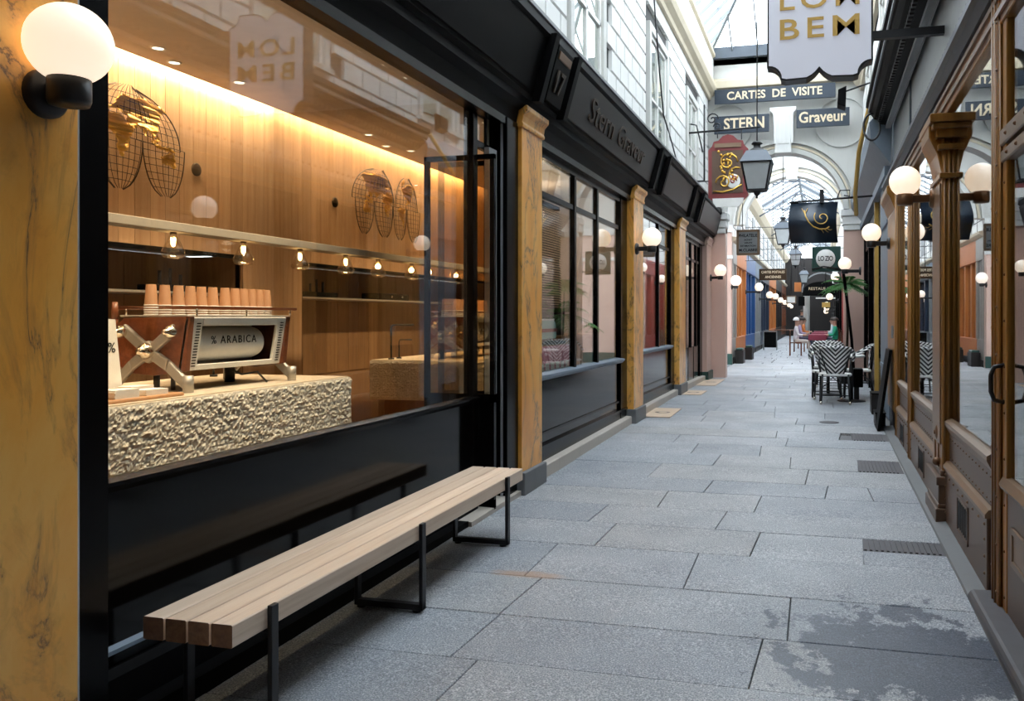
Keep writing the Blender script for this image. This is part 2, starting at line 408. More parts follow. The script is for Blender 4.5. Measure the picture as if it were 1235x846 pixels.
for i in range(len(rows)-1):
    y0,y1 = rows[i],rows[i+1]
    js = joints.get(i)
    if js is None:
        js=[]; x=-2.4+R.uniform(.5,1.1)
        while x<.4: js.append(x); x+=R.uniform(.65,1.25)
    js = [-2.42]+sorted(js)+[.80]
    sk=[0]+[R.uniform(-.03,.03) for _ in js[1:-1]]+[0]
    for q_,(a,b) in enumerate(zip(js[:-1],js[1:])):
        if i==7 and a>.2:      # iron cover let into the paving by the brown pilaster
            slab(a,b-.02,y0,5.46); continue
        if i==12 and a>.3: slab(b-.07,b,y0,y1); continue
        if i==15 and a>.15: slab(a,b,y0,9.86); slab(.78,.8,9.86,y1) if False else None; continue
        slab(a,b,y0,y1,dz=R.uniform(-.002,.002),skew=(sk[q_],sk[q_+1]))
y=13.5
while y<24:
    y1=y+R.uniform(.5,.62); x=-2.42
    while x<.8:
        x2=x+R.uniform(.8,1.5)
        if x2>.45: x2=.9
        slab(x,x2,y,y1); x=x2
    y=y1
mb=MB(); 
while y<82:
    y1=y+.6; x=-2.5
    while x<.8:
        x2=min(.9,x+R.uniform(.7,1.2)); mb.box(x+.01,x2-.01,y+.01,y1-.01,.06,.12); x=x2
    y=y1
for yy in range(0,10): mb.box(-8.9,-2.45,18.9+yy*.5,19.38+yy*.5,.06,.118); mb.box(.92,6.9,18.9+yy*.5,19.38+yy*.5,.06,.118)
mb.build('paving', M['granite'], floor)['kind']='stuff'
# iron covers
def cover(x0,x1,y0,y1,label):
    o=thing('iron_cover',label,'manhole cover',((x0+x1)/2,(y0+y1)/2,zf((y0+y1)/2)-.02))
    m=MB(); zz=zf(y0)-.001; z2=zf(y1)-.001
    m.add([(x0,y0,zz-.03),(x1,y0,zz-.03),(x1,y1,z2-.03),(x0,y1,z2-.03),(x0,y0,zz-.004),(x1,y0,zz-.004),(x1,y1,z2-.004),(x0,y1,z2-.004)],[(0,1,2,3),(4,5,6,7),(0,1,5,4),(1,2,6,5),(2,3,7,6),(3,0,4,7)])
    m.build('plate',M['grate'],o)
    r=MB(); n=int((x1-x0)/.035)
    for k in range(n):
        x=x0+.02+k*(x1-x0-.04)/n; r.bar((x,y0+.015,zz+.0),(x,y1-.015,z2+.0),.016,.008)
    r.build('rib',M['grate'],o)
    return o
cover(.25,.76,5.47,5.74,'ribbed iron cover in the paving nearest the brown riveted pilaster')
cover(.33,.73,8.03,8.62,'ribbed iron cover in the paving, middle one of three by the right shopfront')
cover(.35,.74,9.87,10.39,'ribbed iron cover in the paving, farthest of three, before the leaning board')
o=MB().lathe([(0,.006),(.11,.006),(.125,.002),(.125,-.02)],(.105,11.28,zf(11.28)+.003),24).build('round_cover',M['grate'])
tag(o,'small round iron cover in the paving in front of the bistro chairs','manhole cover')
# stone kerb along the right wall
kerb=struct(MB().add([(.73,1.5,-.09),(.86,1.5,-.09),(.86,11,.07),(.73,11,.07),(.745,1.5,-.045),(.86,1.5,-.03),(.86,11,.11),(.745,11,.095)],[(0,1,2,3),(4,5,6,7),(0,1,5,4),(1,2,6,5),(2,3,7,6),(3,0,4,7)]).build('trim_1',M['grey_stone']))

# ---- left upper wall with painted stone blocks and windows
XL=-2.42; XR=.87
wl=struct(MB().box(XL-.25,XL-.03,-8,18.6,3.74,7.2).build('wall_left',M['joint']))
wr=struct(MB().box(XR+.03,XR+.3,-8,18.6,4.0,7.2).build('wall_right',M['joint']))
BL=.45; BH=.268
def chamfer_block(l,h,side):
    m=MB(); c=.014; t=.045
    # faces +x when side=1
    a=[(0,.005,.005),(0,l-.005,.005),(0,l-.005,h-.005),(0,.005,h-.005)]; b=[(side*t,c,c),(side*t,l-c,c),(side*t,l-c,h-c),(side*t,c,h-c)]
    m.add(a+b,[(4,5,6,7),(0,1,5,4),(1,2,6,5),(2,3,7,6),(3,0,4,7),(0,3,2,1)]); me=m.mesh('stone_block'); me.materials.append(M['white_stone']); return me
full_l=chamfer_block(BL-.008,BH-.008,1); half_l=chamfer_block(BL/2-.008,BH-.008,1)
full_r=chamfer_block(BL-.008,BH-.008,-1); half_r=chamfer_block(BL/2-.008,BH-.008,-1)
WIN_L=[(8.04,9.2,3.98,5.9),(11.98,13.3,3.9,5.6),(15.5,16.7,3.9,5.6),(4.2,5.4,4.2,5.9)]
WIN_R=[(4.0,5.2,4.5,6.0),(7.8,9.0,4.5,6.0),(11.6,12.8,4.5,6.0),(15.4,16.6,4.5,6.0)]
def blocks(wall,x,ya,yb,za,rows_,wins,fm,hm):
    og=ORG[wall.name]
    for r in range(rows_):
        z=za+r*BH; y=ya-(BL/2 if r%2 else 0)
        while y<yb-.05:
            l=BL; me=fm
            if y<ya: y=ya; l=BL/2; me=hm
            if y+l>yb: l=BL/2; me=hm
            hit=False
            for (w0,w1,z0,z1) in wins:
                if y<w1+.1 and y+l>w0-.1 and z<z1+.12 and z+BH>z0-.05:
                    hit=True
                    if y+BL/2<=w0-.1 and l==BL: me=hm; hit=False
                    break
            if not hit:
                o=bpy.data.objects.new('stone_block',me); COL.objects.link(o); o.parent=wall; o.location=(x-og[0],y-og[1],z-og[2])
            y+=l
blocks(wl,XL-.03,3.4,18.4,3.84,9,WIN_L,full_l,half_l)
blocks(wr,XR+.03,3.4,18.4,4.18,7,WIN_R,full_r,half_r)
# windows in the upper walls
k=0
for side,x,wins in ((1,XL,WIN_L),(-1,XR,WIN_R)):
    for (w0,w1,z0,z1) in wins:
        k+=1; s=side
        w=struct(thing('window_%d'%k,None,None,(x,(w0+w1)/2,z0)))
        xs=sorted((x-s*.02,x+s*.05)); xi=sorted((x-s*.02,x+s*.015))
        m=MB(); m.box(*xs,w0-.12,w0,z0-.05,z1+.12).box(*xs,w1,w1+.12,z0-.05,z1+.12).box(*xs,w0,w1,z1,z1+.12)
        m.build('window_frame',M['white_plaster'],w,.006)
        MB().box(*sorted((x-s*.02,x+s*.09)),w0-.14,w1+.14,z0-.09,z0-.03).build('window_sill',M['white_plaster'],w)
        MB().box(*xi,w0,w1,z0-.03,z0).box(*xi,(w0+w1)/2-.03,(w0+w1)/2+.03,z0,z1).box(*xi,w0,w0+.05,z0,z1).box(*xi,w1-.05,w1,z0,z1).box(*xi,w0,w1,z0+.75,z0+.79).box(*xi,w0,w1,z1-.05,z1).build('sash',M['white'],w)
        MB().box(*sorted((x-s*.012,x-s*.006)),w0+.05,w1-.05,z0,z1-.05).build('pane',M['glass'],w)
        MB().box(*sorted((x-s*.026,x-s*.02)),w0+.02,w1-.02,z0,z1-.02).build('blind',M['white_plaster'],w)
# cornices below the glass roof
def cornice(name,s,x):
    prof=[(x-.02*s,6.24),(x+.05*s,6.24),(x+.07*s,6.30),(x+.15*s,6.36),(x+.19*s,6.44),(x+.19*s,6.52),(x+.10*s,6.54),(x+.10*s,7.12),(x+.16*s,7.16),(x+.16*s,7.22),(x-.02*s,7.22)]
    return struct(MB().prism(prof,'y',-8,18.55).build(name,M['cream_trim']))
cornice('trim_2',1,XL+.02); cornice('trim_3',-1,XR-.02)
# cornice fascias are white above the cream moulding
struct(MB().box(XL+.125,XL+.135,-8,18.5,6.56,7.1).build('trim_4',M['white_plaster']))
struct(MB().box(XR-.135,XR-.125,-8,18.5,6.56,7.1).build('trim_5',M['white_plaster']))
# unseen passage behind the camera; the added end wall shuts out sky light
struct(MB().box(-2.7,1.2,-8.2,-8,-.3,8.9).build('sky_block_wall',M['white_plaster']))
struct(MB().box(-2.75,-2.5,-8,1.0,-.3,3.74).build('wall_left_back',M['plaster_room']))
struct(MB().box(.9,1.2,-8,1.5,-.3,4.0).build('wall_right_back',M['plaster_room']))

# ---- arch wall (two nested arches with a crossing between)
CX=-.78
def arch_wall(name,y0,y1,x0,x1,r,zs,ztop,m):
    n=20; mb=MB()
    pts=[(CX-r*math.cos(PI*i/n),zs+r*math.sin(PI*i/n)) for i in range(n+1)]
    for i in range(n):
        a,b=pts[i],pts[i+1]
        mb.prism([a,b,(b[0],ztop),(a[0],ztop)],'y',y0,y1)
    mb.box(x0,CX-r,y0,y1,zs-.0,ztop); mb.box(CX+r,x1,y0,y1,zs-.0,ztop)
    return struct(mb.build(name,m))
aw=arch_wall('wall_arch',18.6,18.95,-2.6,1.1,1.25,3.75,7.15,M['white_plaster'])
def ring(r,y,tw,zs,m,parent,d=.08,a0=0,a1=PI,n=28,cx=CX,name='archivolt'):
    mb=MB()
    for i in range(n):
        t0=a0+(a1-a0)*i/n; t1=a0+(a1-a0)*(i+1)/n
        p=[(cx-rr*math.cos(t),zs+rr*math.sin(t)) for rr,t in ((r,t0),(r+tw,t0),(r+tw,t1),(r,t1))]
        mb.prism(p,'y',y-d,y)
    return mb.build(name,m,parent)
ring(1.25,18.6,.10,3.75,M['white_plaster'],aw,.10); ring(1.37,18.6,.05,3.75,M['cream_trim'],aw,.05); ring(1.47,18.6,.05,3.75,M['white_plaster'],aw,.08)
ring(.50,18.6,.05,5.62,M['white_plaster'],aw,.05,0,2*PI,32,-2.0,'roundel'); ring(.50,18.6,.05,5.62,M['white_plaster'],aw,.05,0,2*PI,32,.42,'roundel')
MB().prism([(-.96,4.95),(-.60,4.95),(-.62,5.2),(-.56,5.8),(-.50,5.86),(-.50,5.93),(-1.06,5.93),(-1.06,5.86),(-1.0,5.8),(-.94,5.2)],'y',18.28,18.6).build('keystone',M['white_stone'],aw,.01)
mb=MB()
for k_ in range(5): mb.box(-.97+k_*.09,-.93+k_*.09,18.255,18.285,5.15,5.78)
mb.build('fluting',M['white_stone'],aw)
MB().box(-2.6,1.0,18.40,18.6,6.45,6.62).box(-2.6,1.0,18.48,18.6,6.62,6.68).build('moulding',M['cream_trim'],aw,.01)
MB().box(-2.5,.95,18.45,18.6,7.12,7.36).build('gutter',M['steel'],aw)
# side piers of the first arch
for (x0,x1) in ((-2.62,-2.03),(.47,.95)):
    p=struct(MB().box(x0,x1,18.62,18.95,.1,3.75).build('trim_%d'%(6 if x0<0 else 7),M['pink'],None,.01))
for nm,x0,x1 in (('pier_capital',-2.66,-1.98),('pier_capital',.42,1.0)):
    m=MB(); m.box(x0+.05,x1-.05,18.58,18.97,3.3,3.42).box(x0,x1,18.52,18.99,3.6,3.75).box(x0+.03,x1-.03,18.56,18.98,3.42,3.6)
    m.build(nm,M['white_stone'],aw,.012)
# crossing side walls + second arch
struct(MB().box(-6.4,-6.2,18.9,23.9,0,5.8).build('wall_crossing_left',M['white_plaster']))
struct(MB().box(4.4,4.6,18.9,23.9,0,5.8).build('wall_crossing_right',M['white_plaster']))
aw2=arch_wall('wall_arch_far',23.9,24.2,-6.4,4.6,1.3,4.05,6.0,M['white_plaster'])
ring(1.3,23.9,.12,4.05,M['white_plaster'],aw2,.12); ring(1.45,23.9,.06,4.05,M['cream_trim'],aw2,.06); ring(1.56,23.9,.06,4.05,M['white_plaster'],aw2,.1)
MB().prism([(-.92,5.25),(-.64,5.25),(-.56,5.9),(-1.0,5.9)],'y',23.7,23.9).build('keystone',M['white_stone'],aw2,.01)
struct(MB().box(-6.4,4.6,18.6,18.9,7.0,7.2).build('trim_8',M['white_plaster']))
for (n_,x0,x1) in ((9,-6.4,-2.45),(10,.70,4.6)):
    s_=struct(MB().box(x0,x1,23.9,24.2,.1,4.05).build('wall_pier_%s'%('left' if x0<0 else 'right'),M['pink'],None,.01))
    MB().box(x0,x1+(.03 if x0<0 else 0),23.85,23.9,.1,.42).build('plinth',M['green'],s_)
    MB().box(x0,x1+(.05 if x0<0 else 0),23.8,23.9,3.1,3.2).box(x0,x1+.06*(x0<0),23.75,23.9,3.85,4.05).build('capital',M['white_stone'],s_,.01)

# ---- glass roofs
def roof(name,y0,y1,ze,zr,xl,xr,hip0,hip1,step=.55,bw=.028):
    cx=(xl+xr)/2; c=struct(thing(name,None,None,(cx,(y0+y1)/2,ze)))
    n=int((y1-y0)/step); raf=MB(); og=ORG[c.name]
    def zat(x): return ze+(zr-ze)*(1-abs(x-cx)/(cx-xl))
    def ridge_y(y): return y
    # slopes
    for s_,xe in ((0,xl),(1,xr)):
        for i in range(n+1):
            y=y0+i*step
            # end of rafter limited by the hip
            t=1.0
            if hip1 and y>y1-hip1: t=(y1-y)/hip1
            if hip0 and y<y0+hip0: t=(y-y0)/hip0
            if t<=.02: continue
            xe2=xe+(cx-xe)*t; b=MB().bar((xe,y,ze),(xe2,y,ze+(zr-ze)*t),bw,.07)
            b.build('rafter',M['lead'],c)
    MB().bar((cx,y0+hip0,zr),(cx,y1-hip1,zr),.09,.14).build('ridge_beam',M['lead'],c)
    for (yy,yh) in ((y0,y0+hip0),(y1,y1-hip1)):
        if yy!=yh:
            for xe in (xl,xr): MB().bar((xe,yy,ze),(cx,yh,zr),.06,.10).build('hip_rafter',M['lead'],c)
    mp=MB()
    for k_ in (1,2,3):
        for xe in (xl,xr):
            t=k_/4; x=xe+(cx-xe)*t; z=ze+(zr-ze)*t+.02
            mp.tube([(x,y0+hip0*t,z),(x,y1-hip1*t,z)],.008,5)
    mp.build('glazing_bar',M['lead'],c)
    g=MB()
    g.add([(xl,y0,ze+.045),(xl,y1,ze+.045),(cx,y1-hip1,zr+.045),(cx,y0+hip0,zr+.045)],[(0,1,2,3)]); g.build('pane',M['roof_glass'],c)
    g=MB(); g.add([(xr,y0,ze+.045),(xr,y1,ze+.045),(cx,y1-hip1,zr+.045),(cx,y0+hip0,zr+.045)],[(0,1,2,3)]); g.build('pane',M['roof_glass'],c)
    if hip1:
        MB().add([(xl,y1,ze+.045),(xr,y1,ze+.045),(cx,y1-hip1,zr+.045)],[(0,1,2)]).build('pane',M['roof_glass'],c)
        for x in [xl+(xr-xl)*q/6 for q in range(1,6)]:
            t=1-abs(x-cx)/(cx-xl); MB().bar((x,y1,ze),(x,y1-hip1*t,ze+(zr-ze)*t),.028,.07).build('rafter',M['lead'],c)
        MB().prism([(cx-.5,zr-.42),(cx+.5,zr-.42),(cx+.1,zr-.05),(cx-.1,zr-.05)],'y',y1-hip1-.02,y1-hip1+.02).build('gusset_plate',M['steel'],c)
    return c
cl=roof('ceiling',1.5,18.6,7.22,8.8,-2.42,.87,0,3.1)
struct(MB().box(-2.7,1.2,-8.2,1.5,5.0,5.1).build('unseen_shade_ceiling',M['white_plaster'])); struct(MB().box(-2.7,1.2,1.4,1.5,5.0,8.9).build('unseen_shade_gable',M['white_plaster']))  # unseen opaque ceiling and gable behind the camera, added to darken the foreground
for ye in (3.4,9.4,):
    MB().bar((-2.4,ye,7.24),(.85,ye,7.24),.02,.02).build('tie_rod',M['lead'],cl)
cl2=roof('ceiling_far',24.2,62,5.75,6.75,-2.6,1.0,0,0,.9,.06)
cx_=struct(MB().box(-6.4,-1.6,18.95,23.9,5.85,5.95).box(.1,4.6,18.95,23.9,5.85,5.95).build('ceiling_crossing_shade',M['white_plaster'])); MB().box(-1.6,.1,18.95,23.9,5.9,5.92).build('pane',M['roof_glass'],cx_)  # opaque side plates shaped to shade the crossing floor
for yq in (20,21.2,22.4): MB().box(-1.6,.1,yq,yq+.05,5.84,5.9).build('rafter',M['lead'],cx_)
# ================================================================= CAFÉ INTERIOR
XB=-4.30; YM=5.95; ZC=3.10
wb=struct(MB().box(XB-.06,XB-.02,1.0,YM,1.92,3.4).box(XB-.06,XB-.02,5.56,YM,0,1.92).build('wall_rear',M['dark_wood']))
y=2.0; bw=.131
for i in range(31):
    y0=1.9+i*bw; y1=y0+bw-.003
    if y0>YM-.01: break
    y1=min(y1,YM)
    z0=0.0 if y0>5.53 else 1.92
    MB().box(XB-.02,XB,y0,y1,z0,3.32).build('wood_board',M['cafe_wood'],wb)
struct(MB().box(XB-.02,XB,1.0,1.89,1.92,3.32).build('wall_rear_side',M['cafe_wood']))
# recess under the boards
struct(MB().box(XB-.02,XB+.003,1.0,5.56,1.895,1.925).build('trim_60',M['black_satin']))  # added black strip, keeps the bulb-lit lower board ends dark
rc=struct(MB().box(XB-.50,XB-.46,1.0,5.56,0,1.92).box(XB-.5,XB,5.56,5.575,0,1.92).box(XB-.5,XB-.02,1.0,5.56,1.925,1.94).build('wall_recess',M['dark_wood']))
yy=1.9
while yy<5.5:
    MB().box(XB-.46,XB-.45,yy,yy+.195,.9,1.92).build('wood_board',M['dark_wood'],rc); yy+=.2
struct(MB().box(-4.9,-2.9,.9,1.0,0,3.4).build('wall_cafe_near',M['plaster_room']))
struct(MB().box(-2.9,-2.52,.9,1.0,0,3.4).build('wall_cafe_corner',M['plaster_room']))
struct(MB().box(-4.8,-2.5,1.0,YM,-.06,0.0).build('floor_cafe',M['tray_wood']))
cc=struct(MB().box(-4.16,-2.52,1.0,YM,ZC,ZC+.06).build('ceiling_cafe',mat('warm_white_ceiling',(.70,.62,.54),.75)))
struct(MB().box(-4.9,-4.16,1.0,YM,3.32,3.38).box(-4.17,-4.15,1.0,YM,3.10,3.34).build('ceiling_cove',M['white_plaster']))
MB().box(-4.235,-4.215,1.2,YM-.01,3.135,3.15).build('led_strip',M['led'],cc)
MB().box(-2.60,-2.56,1.0,YM,3.0,ZC).build('lintel_board',M['plaster_room'],cc)
i=0
words=['nearest the rear wall at the left of the row','second along the rear wall','third along the rear wall','first of the three close behind the window','second of the three close behind the window','third of the three close behind the window']
for (x,y) in ((-3.93,4.31),(-4.05,4.58),(-3.95,5.08),(-2.725,4.655),(-2.733,4.957),(-2.737,5.26)):
    o=thing('ceiling_downlight','small round ceiling downlight, '+words[i],'ceiling light',(x,y,ZC-.006),'recessed downlights in the cafe ceiling'); i+=1
    MB().lathe([(.032,0),(.042,-.004),(.046,.0),(.046,.006),(.032,.006)],(x,y,ZC-.004),20).build('trim_ring',M['white'],o)
    MB().lathe([(0,.001),(.033,.001)],(x,y,ZC-.004),20).build('lens',M['lamp_disc'],o)
# mirror across the end of the cafe
mr=thing('wall_mirror','large mirror covering the end wall of the cafe behind the open door leaf','mirror',(-3.38,YM,.0))
MB().box(XB-.02,-2.47,YM,YM+.02,0.0,3.32).build('mirror_glass',M['mirror'],mr)
MB().box(XB-.02,-2.47,YM+.02,YM+.05,0.0,3.32).build('backing',M['black_satin'],mr)
# counter of rough stone
ct=thing('stone_counter','long pale rough-hewn stone counter top behind the cafe window','counter',(-3.5,3.3,0))
def rough_block(x0,x1,y0,y1,z0,z1):
    # dense displaced grid for the chiselled faces
    import mathutils
    nz=mathutils.noise
    m=MB(); ny=int((y1-y0)/.0085); nzz=int((z1-z0)/.0085)
    def P(y,z,x,n):
        e=min((z-z0)/.02,(z1-z)/.02,1.0); e=max(e,0)
        h=abs(nz.noise(Vector((y*34,z*42,n))))*.013+abs(nz.noise(Vector((y*75,z*90,n+5))))*.013
        return x, h*e
    vs=[]; fs=[]
    for j in range(nzz+1):
        for i_ in range(ny+1):
            yy=y0+(y1-y0)*i_/ny; zz=z0+(z1-z0)*j/nzz; x,h=P(yy,zz,x1,0); vs.append((x-.03+h,yy,zz))
    for j in range(nzz):
        for i_ in range(ny):
            a=j*(ny+1)+i_; fs.append((a,a+1,a+ny+2,a+ny+1))
    m.add(vs,fs)
    nx=int((x1-x0)/.0085); vs=[]; fs=[]
    for j in range(nzz+1):
        for i_ in range(nx+1):
            xx=x0+(x1-.03-x0)*i_/nx; zz=z0+(z1-z0)*j/nzz; _,h=P(xx,zz,0,9); 
            e=min((x1-.03-xx)/.02,1); vs.append((xx,y1+h*e,zz))
    for j in range(nzz):
        for i_ in range(nx):
            a=j*(nx+1)+i_; fs.append((a,a+1,a+nx+2,a+nx+1))
    m.add(vs,fs)
    m.add([(x0,y0,z1),(x1-.03,y0,z1),(x1-.03,y1,z1),(x0,y1,z1),(x0,y0,z0),(x1-.03,y0,z0),(x1-.03,y1,z0),(x0,y1,z0)],[(0,1,2,3),(4,7,6,5),(0,3,7,4),(0,4,5,1)])
    return m
rough_block(-4.0,-2.98,2.2,4.97,.70,1.055).build('rough_slab',M['rough_stone'],ct)
MB().box(-3.99,-3.02,1.5,4.96,1.055,1.062).build('smooth_top',mat('honed_stone',(.66,.56,.44),.4),ct)
MB().box(-3.92,-3.12,1.55,4.85,0,.70).build('base_cabinet',M['dark_wood'],ct)
# suspended lamp beam and pendants
bm_=thing('suspended_beam','long grey beam spanning above the counter and carrying the bulb lamps','lamp beam',(-3.5,4.0,1.92))
MB().box(-3.56,-3.44,.99,YM-.0,1.925,1.975).build('beam',mat('grey_acrylic',(.30,.27,.23),.25),bm_,.004)
ordn=['first','second','third','fourth']
for i,y in enumerate((3.95,4.54,5.13,5.71)):
    o=thing('bulb_lamp','clear drop-shaped bulb lamp under the beam, %s from the left in the window'%ordn[i],'lamp',(-3.5,y,1.92),'clear bulb lamps under the beam')
    MB().lathe([(.0,0),(.018,0),(.018,-.02),(.012,-.024)],(-3.5,y,1.925),14).build('socket',M['wire'],o)
    MB().lathe([(.018,-.012),(.026,-.03),(.045,-.07),(.060,-.105),(.062,-.125),(.052,-.142),(.02,-.15),(.0,-.151)],(-3.5,y,1.925),24).build('glass_bulb',M['clear'],o)
    MB().sphere((-3.5,y,1.868),.013,12,8,1.9).build('filament',M['filament'],o)
    point_light('bulb_light',(0,0,-.055),3.2,WARM,.02,o)
# round wooden hole covers on the wall
for i,(y,z) in enumerate(((5.07,2.50),(5.80,1.5),)):
    if i: break
    o=MB().lathe([(0,.012),(.04,.012),(.046,.008),(.046,0)],(XB,y,z),24,'x').build('wall_disc',M['tray_wood'])
    o.data.materials[0]=M['wire']; tag(o,'small round dark disc on the cafe wall right of the wire map','wall disc')
# wire world map with gilded continents
wm=thing('wire_world_map','wire world map sculpture with gilded continents on the cafe rear wall','wall sculpture',(XB+.06,4.22,2.27))
Y0,Y1,ZQ,HZ=3.57,4.86,2.58,.33
def proj(lon,lat,cen):
    # interrupted elliptical lobes; map width runs with +y, and the lobes bow off the wall
    x=cen+(lon-cen)*math.sqrt(max(0,1-(abs(lat)/92.0)**2))
    y=Y0+(x+180)/360*(Y1-Y0); z=ZQ+lat/90*HZ
    bow=.05*math.cos((lon-cen)/90*PI/2 if abs(lon-cen)<90 else PI/2)
    return (XB+.05+bow,y,z)
NORTH=[(-180,-40,-105),(-40,180,45)]; SOUTH=[(-180,-100,-145),(-100,-20,-60),(-20,80,25),(80,180,135)]
w=MB()
for lobes,s_ in ((NORTH,1),(SOUTH,-1)):
    for (a,b,c) in lobes:
        n=10
        for e in (a,b): w.tube([proj(e,s_*90*q/n,c) for q in range(n+1)],.0042,5)
        lon=math.ceil((a+1)/15)*15
        while lon<b: w.tube([proj(lon,s_*90*q/n,c) for q in range(n+1)],.0024,4); lon+=15
        for la in (0,12,25,37,50,62,75):
            w.tube([proj(a+(b-a)*q/8,s_*la,c) for q in range(9)],.0022,4)
w.build('wire_grid',M['wire'],wm)
CONT={'north_america':(0,[(-165,62),(-160,70),(-125,70),(-95,72),(-80,66),(-62,58),(-56,50),(-66,44),(-76,36),(-81,27),(-90,30),(-97,25),(-95,18),(-87,16),(-83,10),(-92,14),(-105,20),(-112,28),(-122,38),(-125,48),(-140,59)]),
 'greenland':(0,[(-52,62),(-68,78),(-48,80),(-44,70)]),
 'eurasia':(1,[(-9,37),(-9,43),(0,48),(8,54),(6,60),(15,69),(30,70),(60,69),(80,73),(110,75),(140,72),(170,69),(178,64),(160,60),(142,54),(133,43),(126,36),(121,30),(110,20),(106,10),(100,13),(92,22),(85,18),(78,8),(72,20),(60,25),(55,18),(44,13),(36,28),(35,36),(25,38),(16,41),(5,43)]),
 'africa_north':(1,[(-16,14),(-16,24),(-7,34),(10,37),(30,31),(38,20),(50,11),(43,0),(10,0),(5,5),(-8,5)]),
 'indies':(1,[(96,4),(104,1),(118,6),(124,12),(120,17),(112,8),(104,7)])}
SCONT={'africa_south':(2,[(10,0),(43,0),(40,-14),(34,-24),(26,-34),(18,-33),(13,-16)]),
 'south_america':(1,[(-80,0),(-50,0),(-36,-8),(-42,-22),(-54,-33),(-66,-45),(-70,-54),(-73,-40),(-71,-18),(-80,-6)]),
 'australia':(3,[(114,-22),(122,-17),(132,-11),(142,-11),(152,-25),(149,-37),(138,-34),(128,-32),(116,-34)]),
 'islands':(3,[(100,0),(110,0),(118,-3),(138,-2),(148,-8),(130,-9),(112,-8),(104,-5)]),}
def plate(pts,c,nm,dd):
    P=[proj(a,b,c) for a,b in pts]; n=len(P); rr=random.Random(len(pts))
    cen=(sum(p[0] for p in P)/n+dd,sum(p[1] for p in P)/n,sum(p[2] for p in P)/n)
    m=MB(); ring2=[]
    # jagged hammered rim
    Q=[]; sub_=4
    for i_ in range(n*0):
        a=Vector(P[i_]); b=Vector(P[(i_+1)%n]); Q.append(a+Vector((.012,0,0))); mid=(a+b)/2+Vector((.018+rr.uniform(-.01,.01),rr.uniform(-.008,.008),rr.uniform(-.008,.008))); Q.append(mid)
    for i_ in range(n):
        a=Vector(P[i_]); b=Vector(P[(i_+1)%n])
        for k_ in range(sub_):
            t=k_/sub_; Q.append(a.lerp(b,t)+Vector((.010,rr.uniform(-.007,.007),rr.uniform(-.007,.007))))
    n2=len(Q)
    import mathutils
    tris=mathutils.geometry.tessellate_polygon([[Vector((q.y,q.z,0)) for q in Q]])
    bm=bmesh.new(); bv=[bm.verts.new(q) for q in Q]
    for t3 in tris:
        try: bm.faces.new([bv[i_] for i_ in t3])
        except ValueError: pass
    bmesh.ops.subdivide_edges(bm,edges=bm.edges[:],cuts=2,use_grid_fill=True)
    for v_ in bm.verts: v_.co.x+=mathutils.noise.noise(v_.co*38)*.013
    me=bpy.data.meshes.new('continent'); bm.to_mesh(me); bm.free()
    ogc=ORG[wm.name]; me.transform(Matrix.Translation((-ogc[0],-ogc[1],-ogc[2]))); me.materials.append(M['gold'])
    q_=bpy.data.objects.new('continent',me); COL.objects.link(q_); q_.parent=wm; sd=q_.modifiers.new('t','SOLIDIFY'); sd.thickness=.004
for nm,(l,p) in CONT.items(): plate(p,NORTH[l][2],nm,.022)
for nm,(l,p) in SCONT.items(): plate(p,SOUTH[l][2],nm,.03)
# recess shelf with black tools
sh=thing('wall_shelf','thin dark shelf across the recess behind the espresso machine','shelf',(XB-.1,3.6,1.62))
MB().box(XB-.44,XB-.06,1.2,5.55,1.615,1.632).build('board',M['grey_metal'],sh)
o=thing('black_grinder_box','low black box standing on the recess shelf','box',(XB-.2,3.75,1.632)); MB().box(XB-.3,XB-.1,3.45,4.1,1.632,1.70).build('case',M['black_satin'],o,.005); MB().cyl((XB-.098,3.62,1.668),(XB-.085,3.62,1.668),.012,12).cyl((XB-.098,3.85,1.668),(XB-.085,3.85,1.668),.012,12).build('button',M['chrome'],o)
o=thing('black_grinder_box','black slim box with upright tools at the right end of the recess shelf','box',(XB-.2,5.15,1.632)); MB().box(XB-.3,XB-.1,4.85,5.4,1.632,1.68).build('case',M['black_satin'],o,.005)
MB().cyl((XB-.2,4.95,1.68),(XB-.2,4.95,1.78),.012,8).cyl((XB-.2,5.05,1.68),(XB-.2,5.05,1.80),.010,8).cyl((XB-.2,5.15,1.68),(XB-.2,5.15,1.76),.012,8).build('tool',M['black_iron'],o)
# power socket plate
o=thing('socket_plate','black double socket plate on the recess wall','socket',(XB-.45,5.05,1.28)); MB().box(XB-.45,XB-.43,4.93,5.13,1.2,1.32).build('plate',M['black_satin'],o,.004); MB().lathe([(0,.002),(.03,.002),(.03,0)],(XB-.43,4.98,1.26),16,'x').lathe([(0,.002),(.03,.002),(.03,0)],(XB-.43,5.08,1.26),16,'x').build('outlet',M['black_iron'],o)
# tap
tp=thing('water_tap','slim black right-angled tap at the back of the stone counter','tap',(-3.85,4.9,1.06))
MB().tube([(-3.85,4.85,1.06),(-3.85,4.85,1.36),(-3.83,4.85,1.38),(-3.62,4.85,1.38)],.009,8).build('spout',M['black_iron'],tp)
MB().tube([(-3.85,4.70,1.06),(-3.85,4.70,1.22),(-3.84,4.70,1.24),(-3.72,4.70,1.24)],.007,8).build('side_spout',M['black_iron'],tp)
MB().cyl((-3.85,4.85,1.062),(-3.85,4.85,1.075),.028,16).cyl((-3.85,4.70,1.062),(-3.85,4.70,1.075),.024,16).build('rose',M['black_iron'],tp)

# ---- espresso machine
EY0,EY1=3.67,4.52
em=thing('espresso_machine','white and walnut espresso machine with a window showing its white boiler','espresso machine',(-3.5,4.09,1.062))
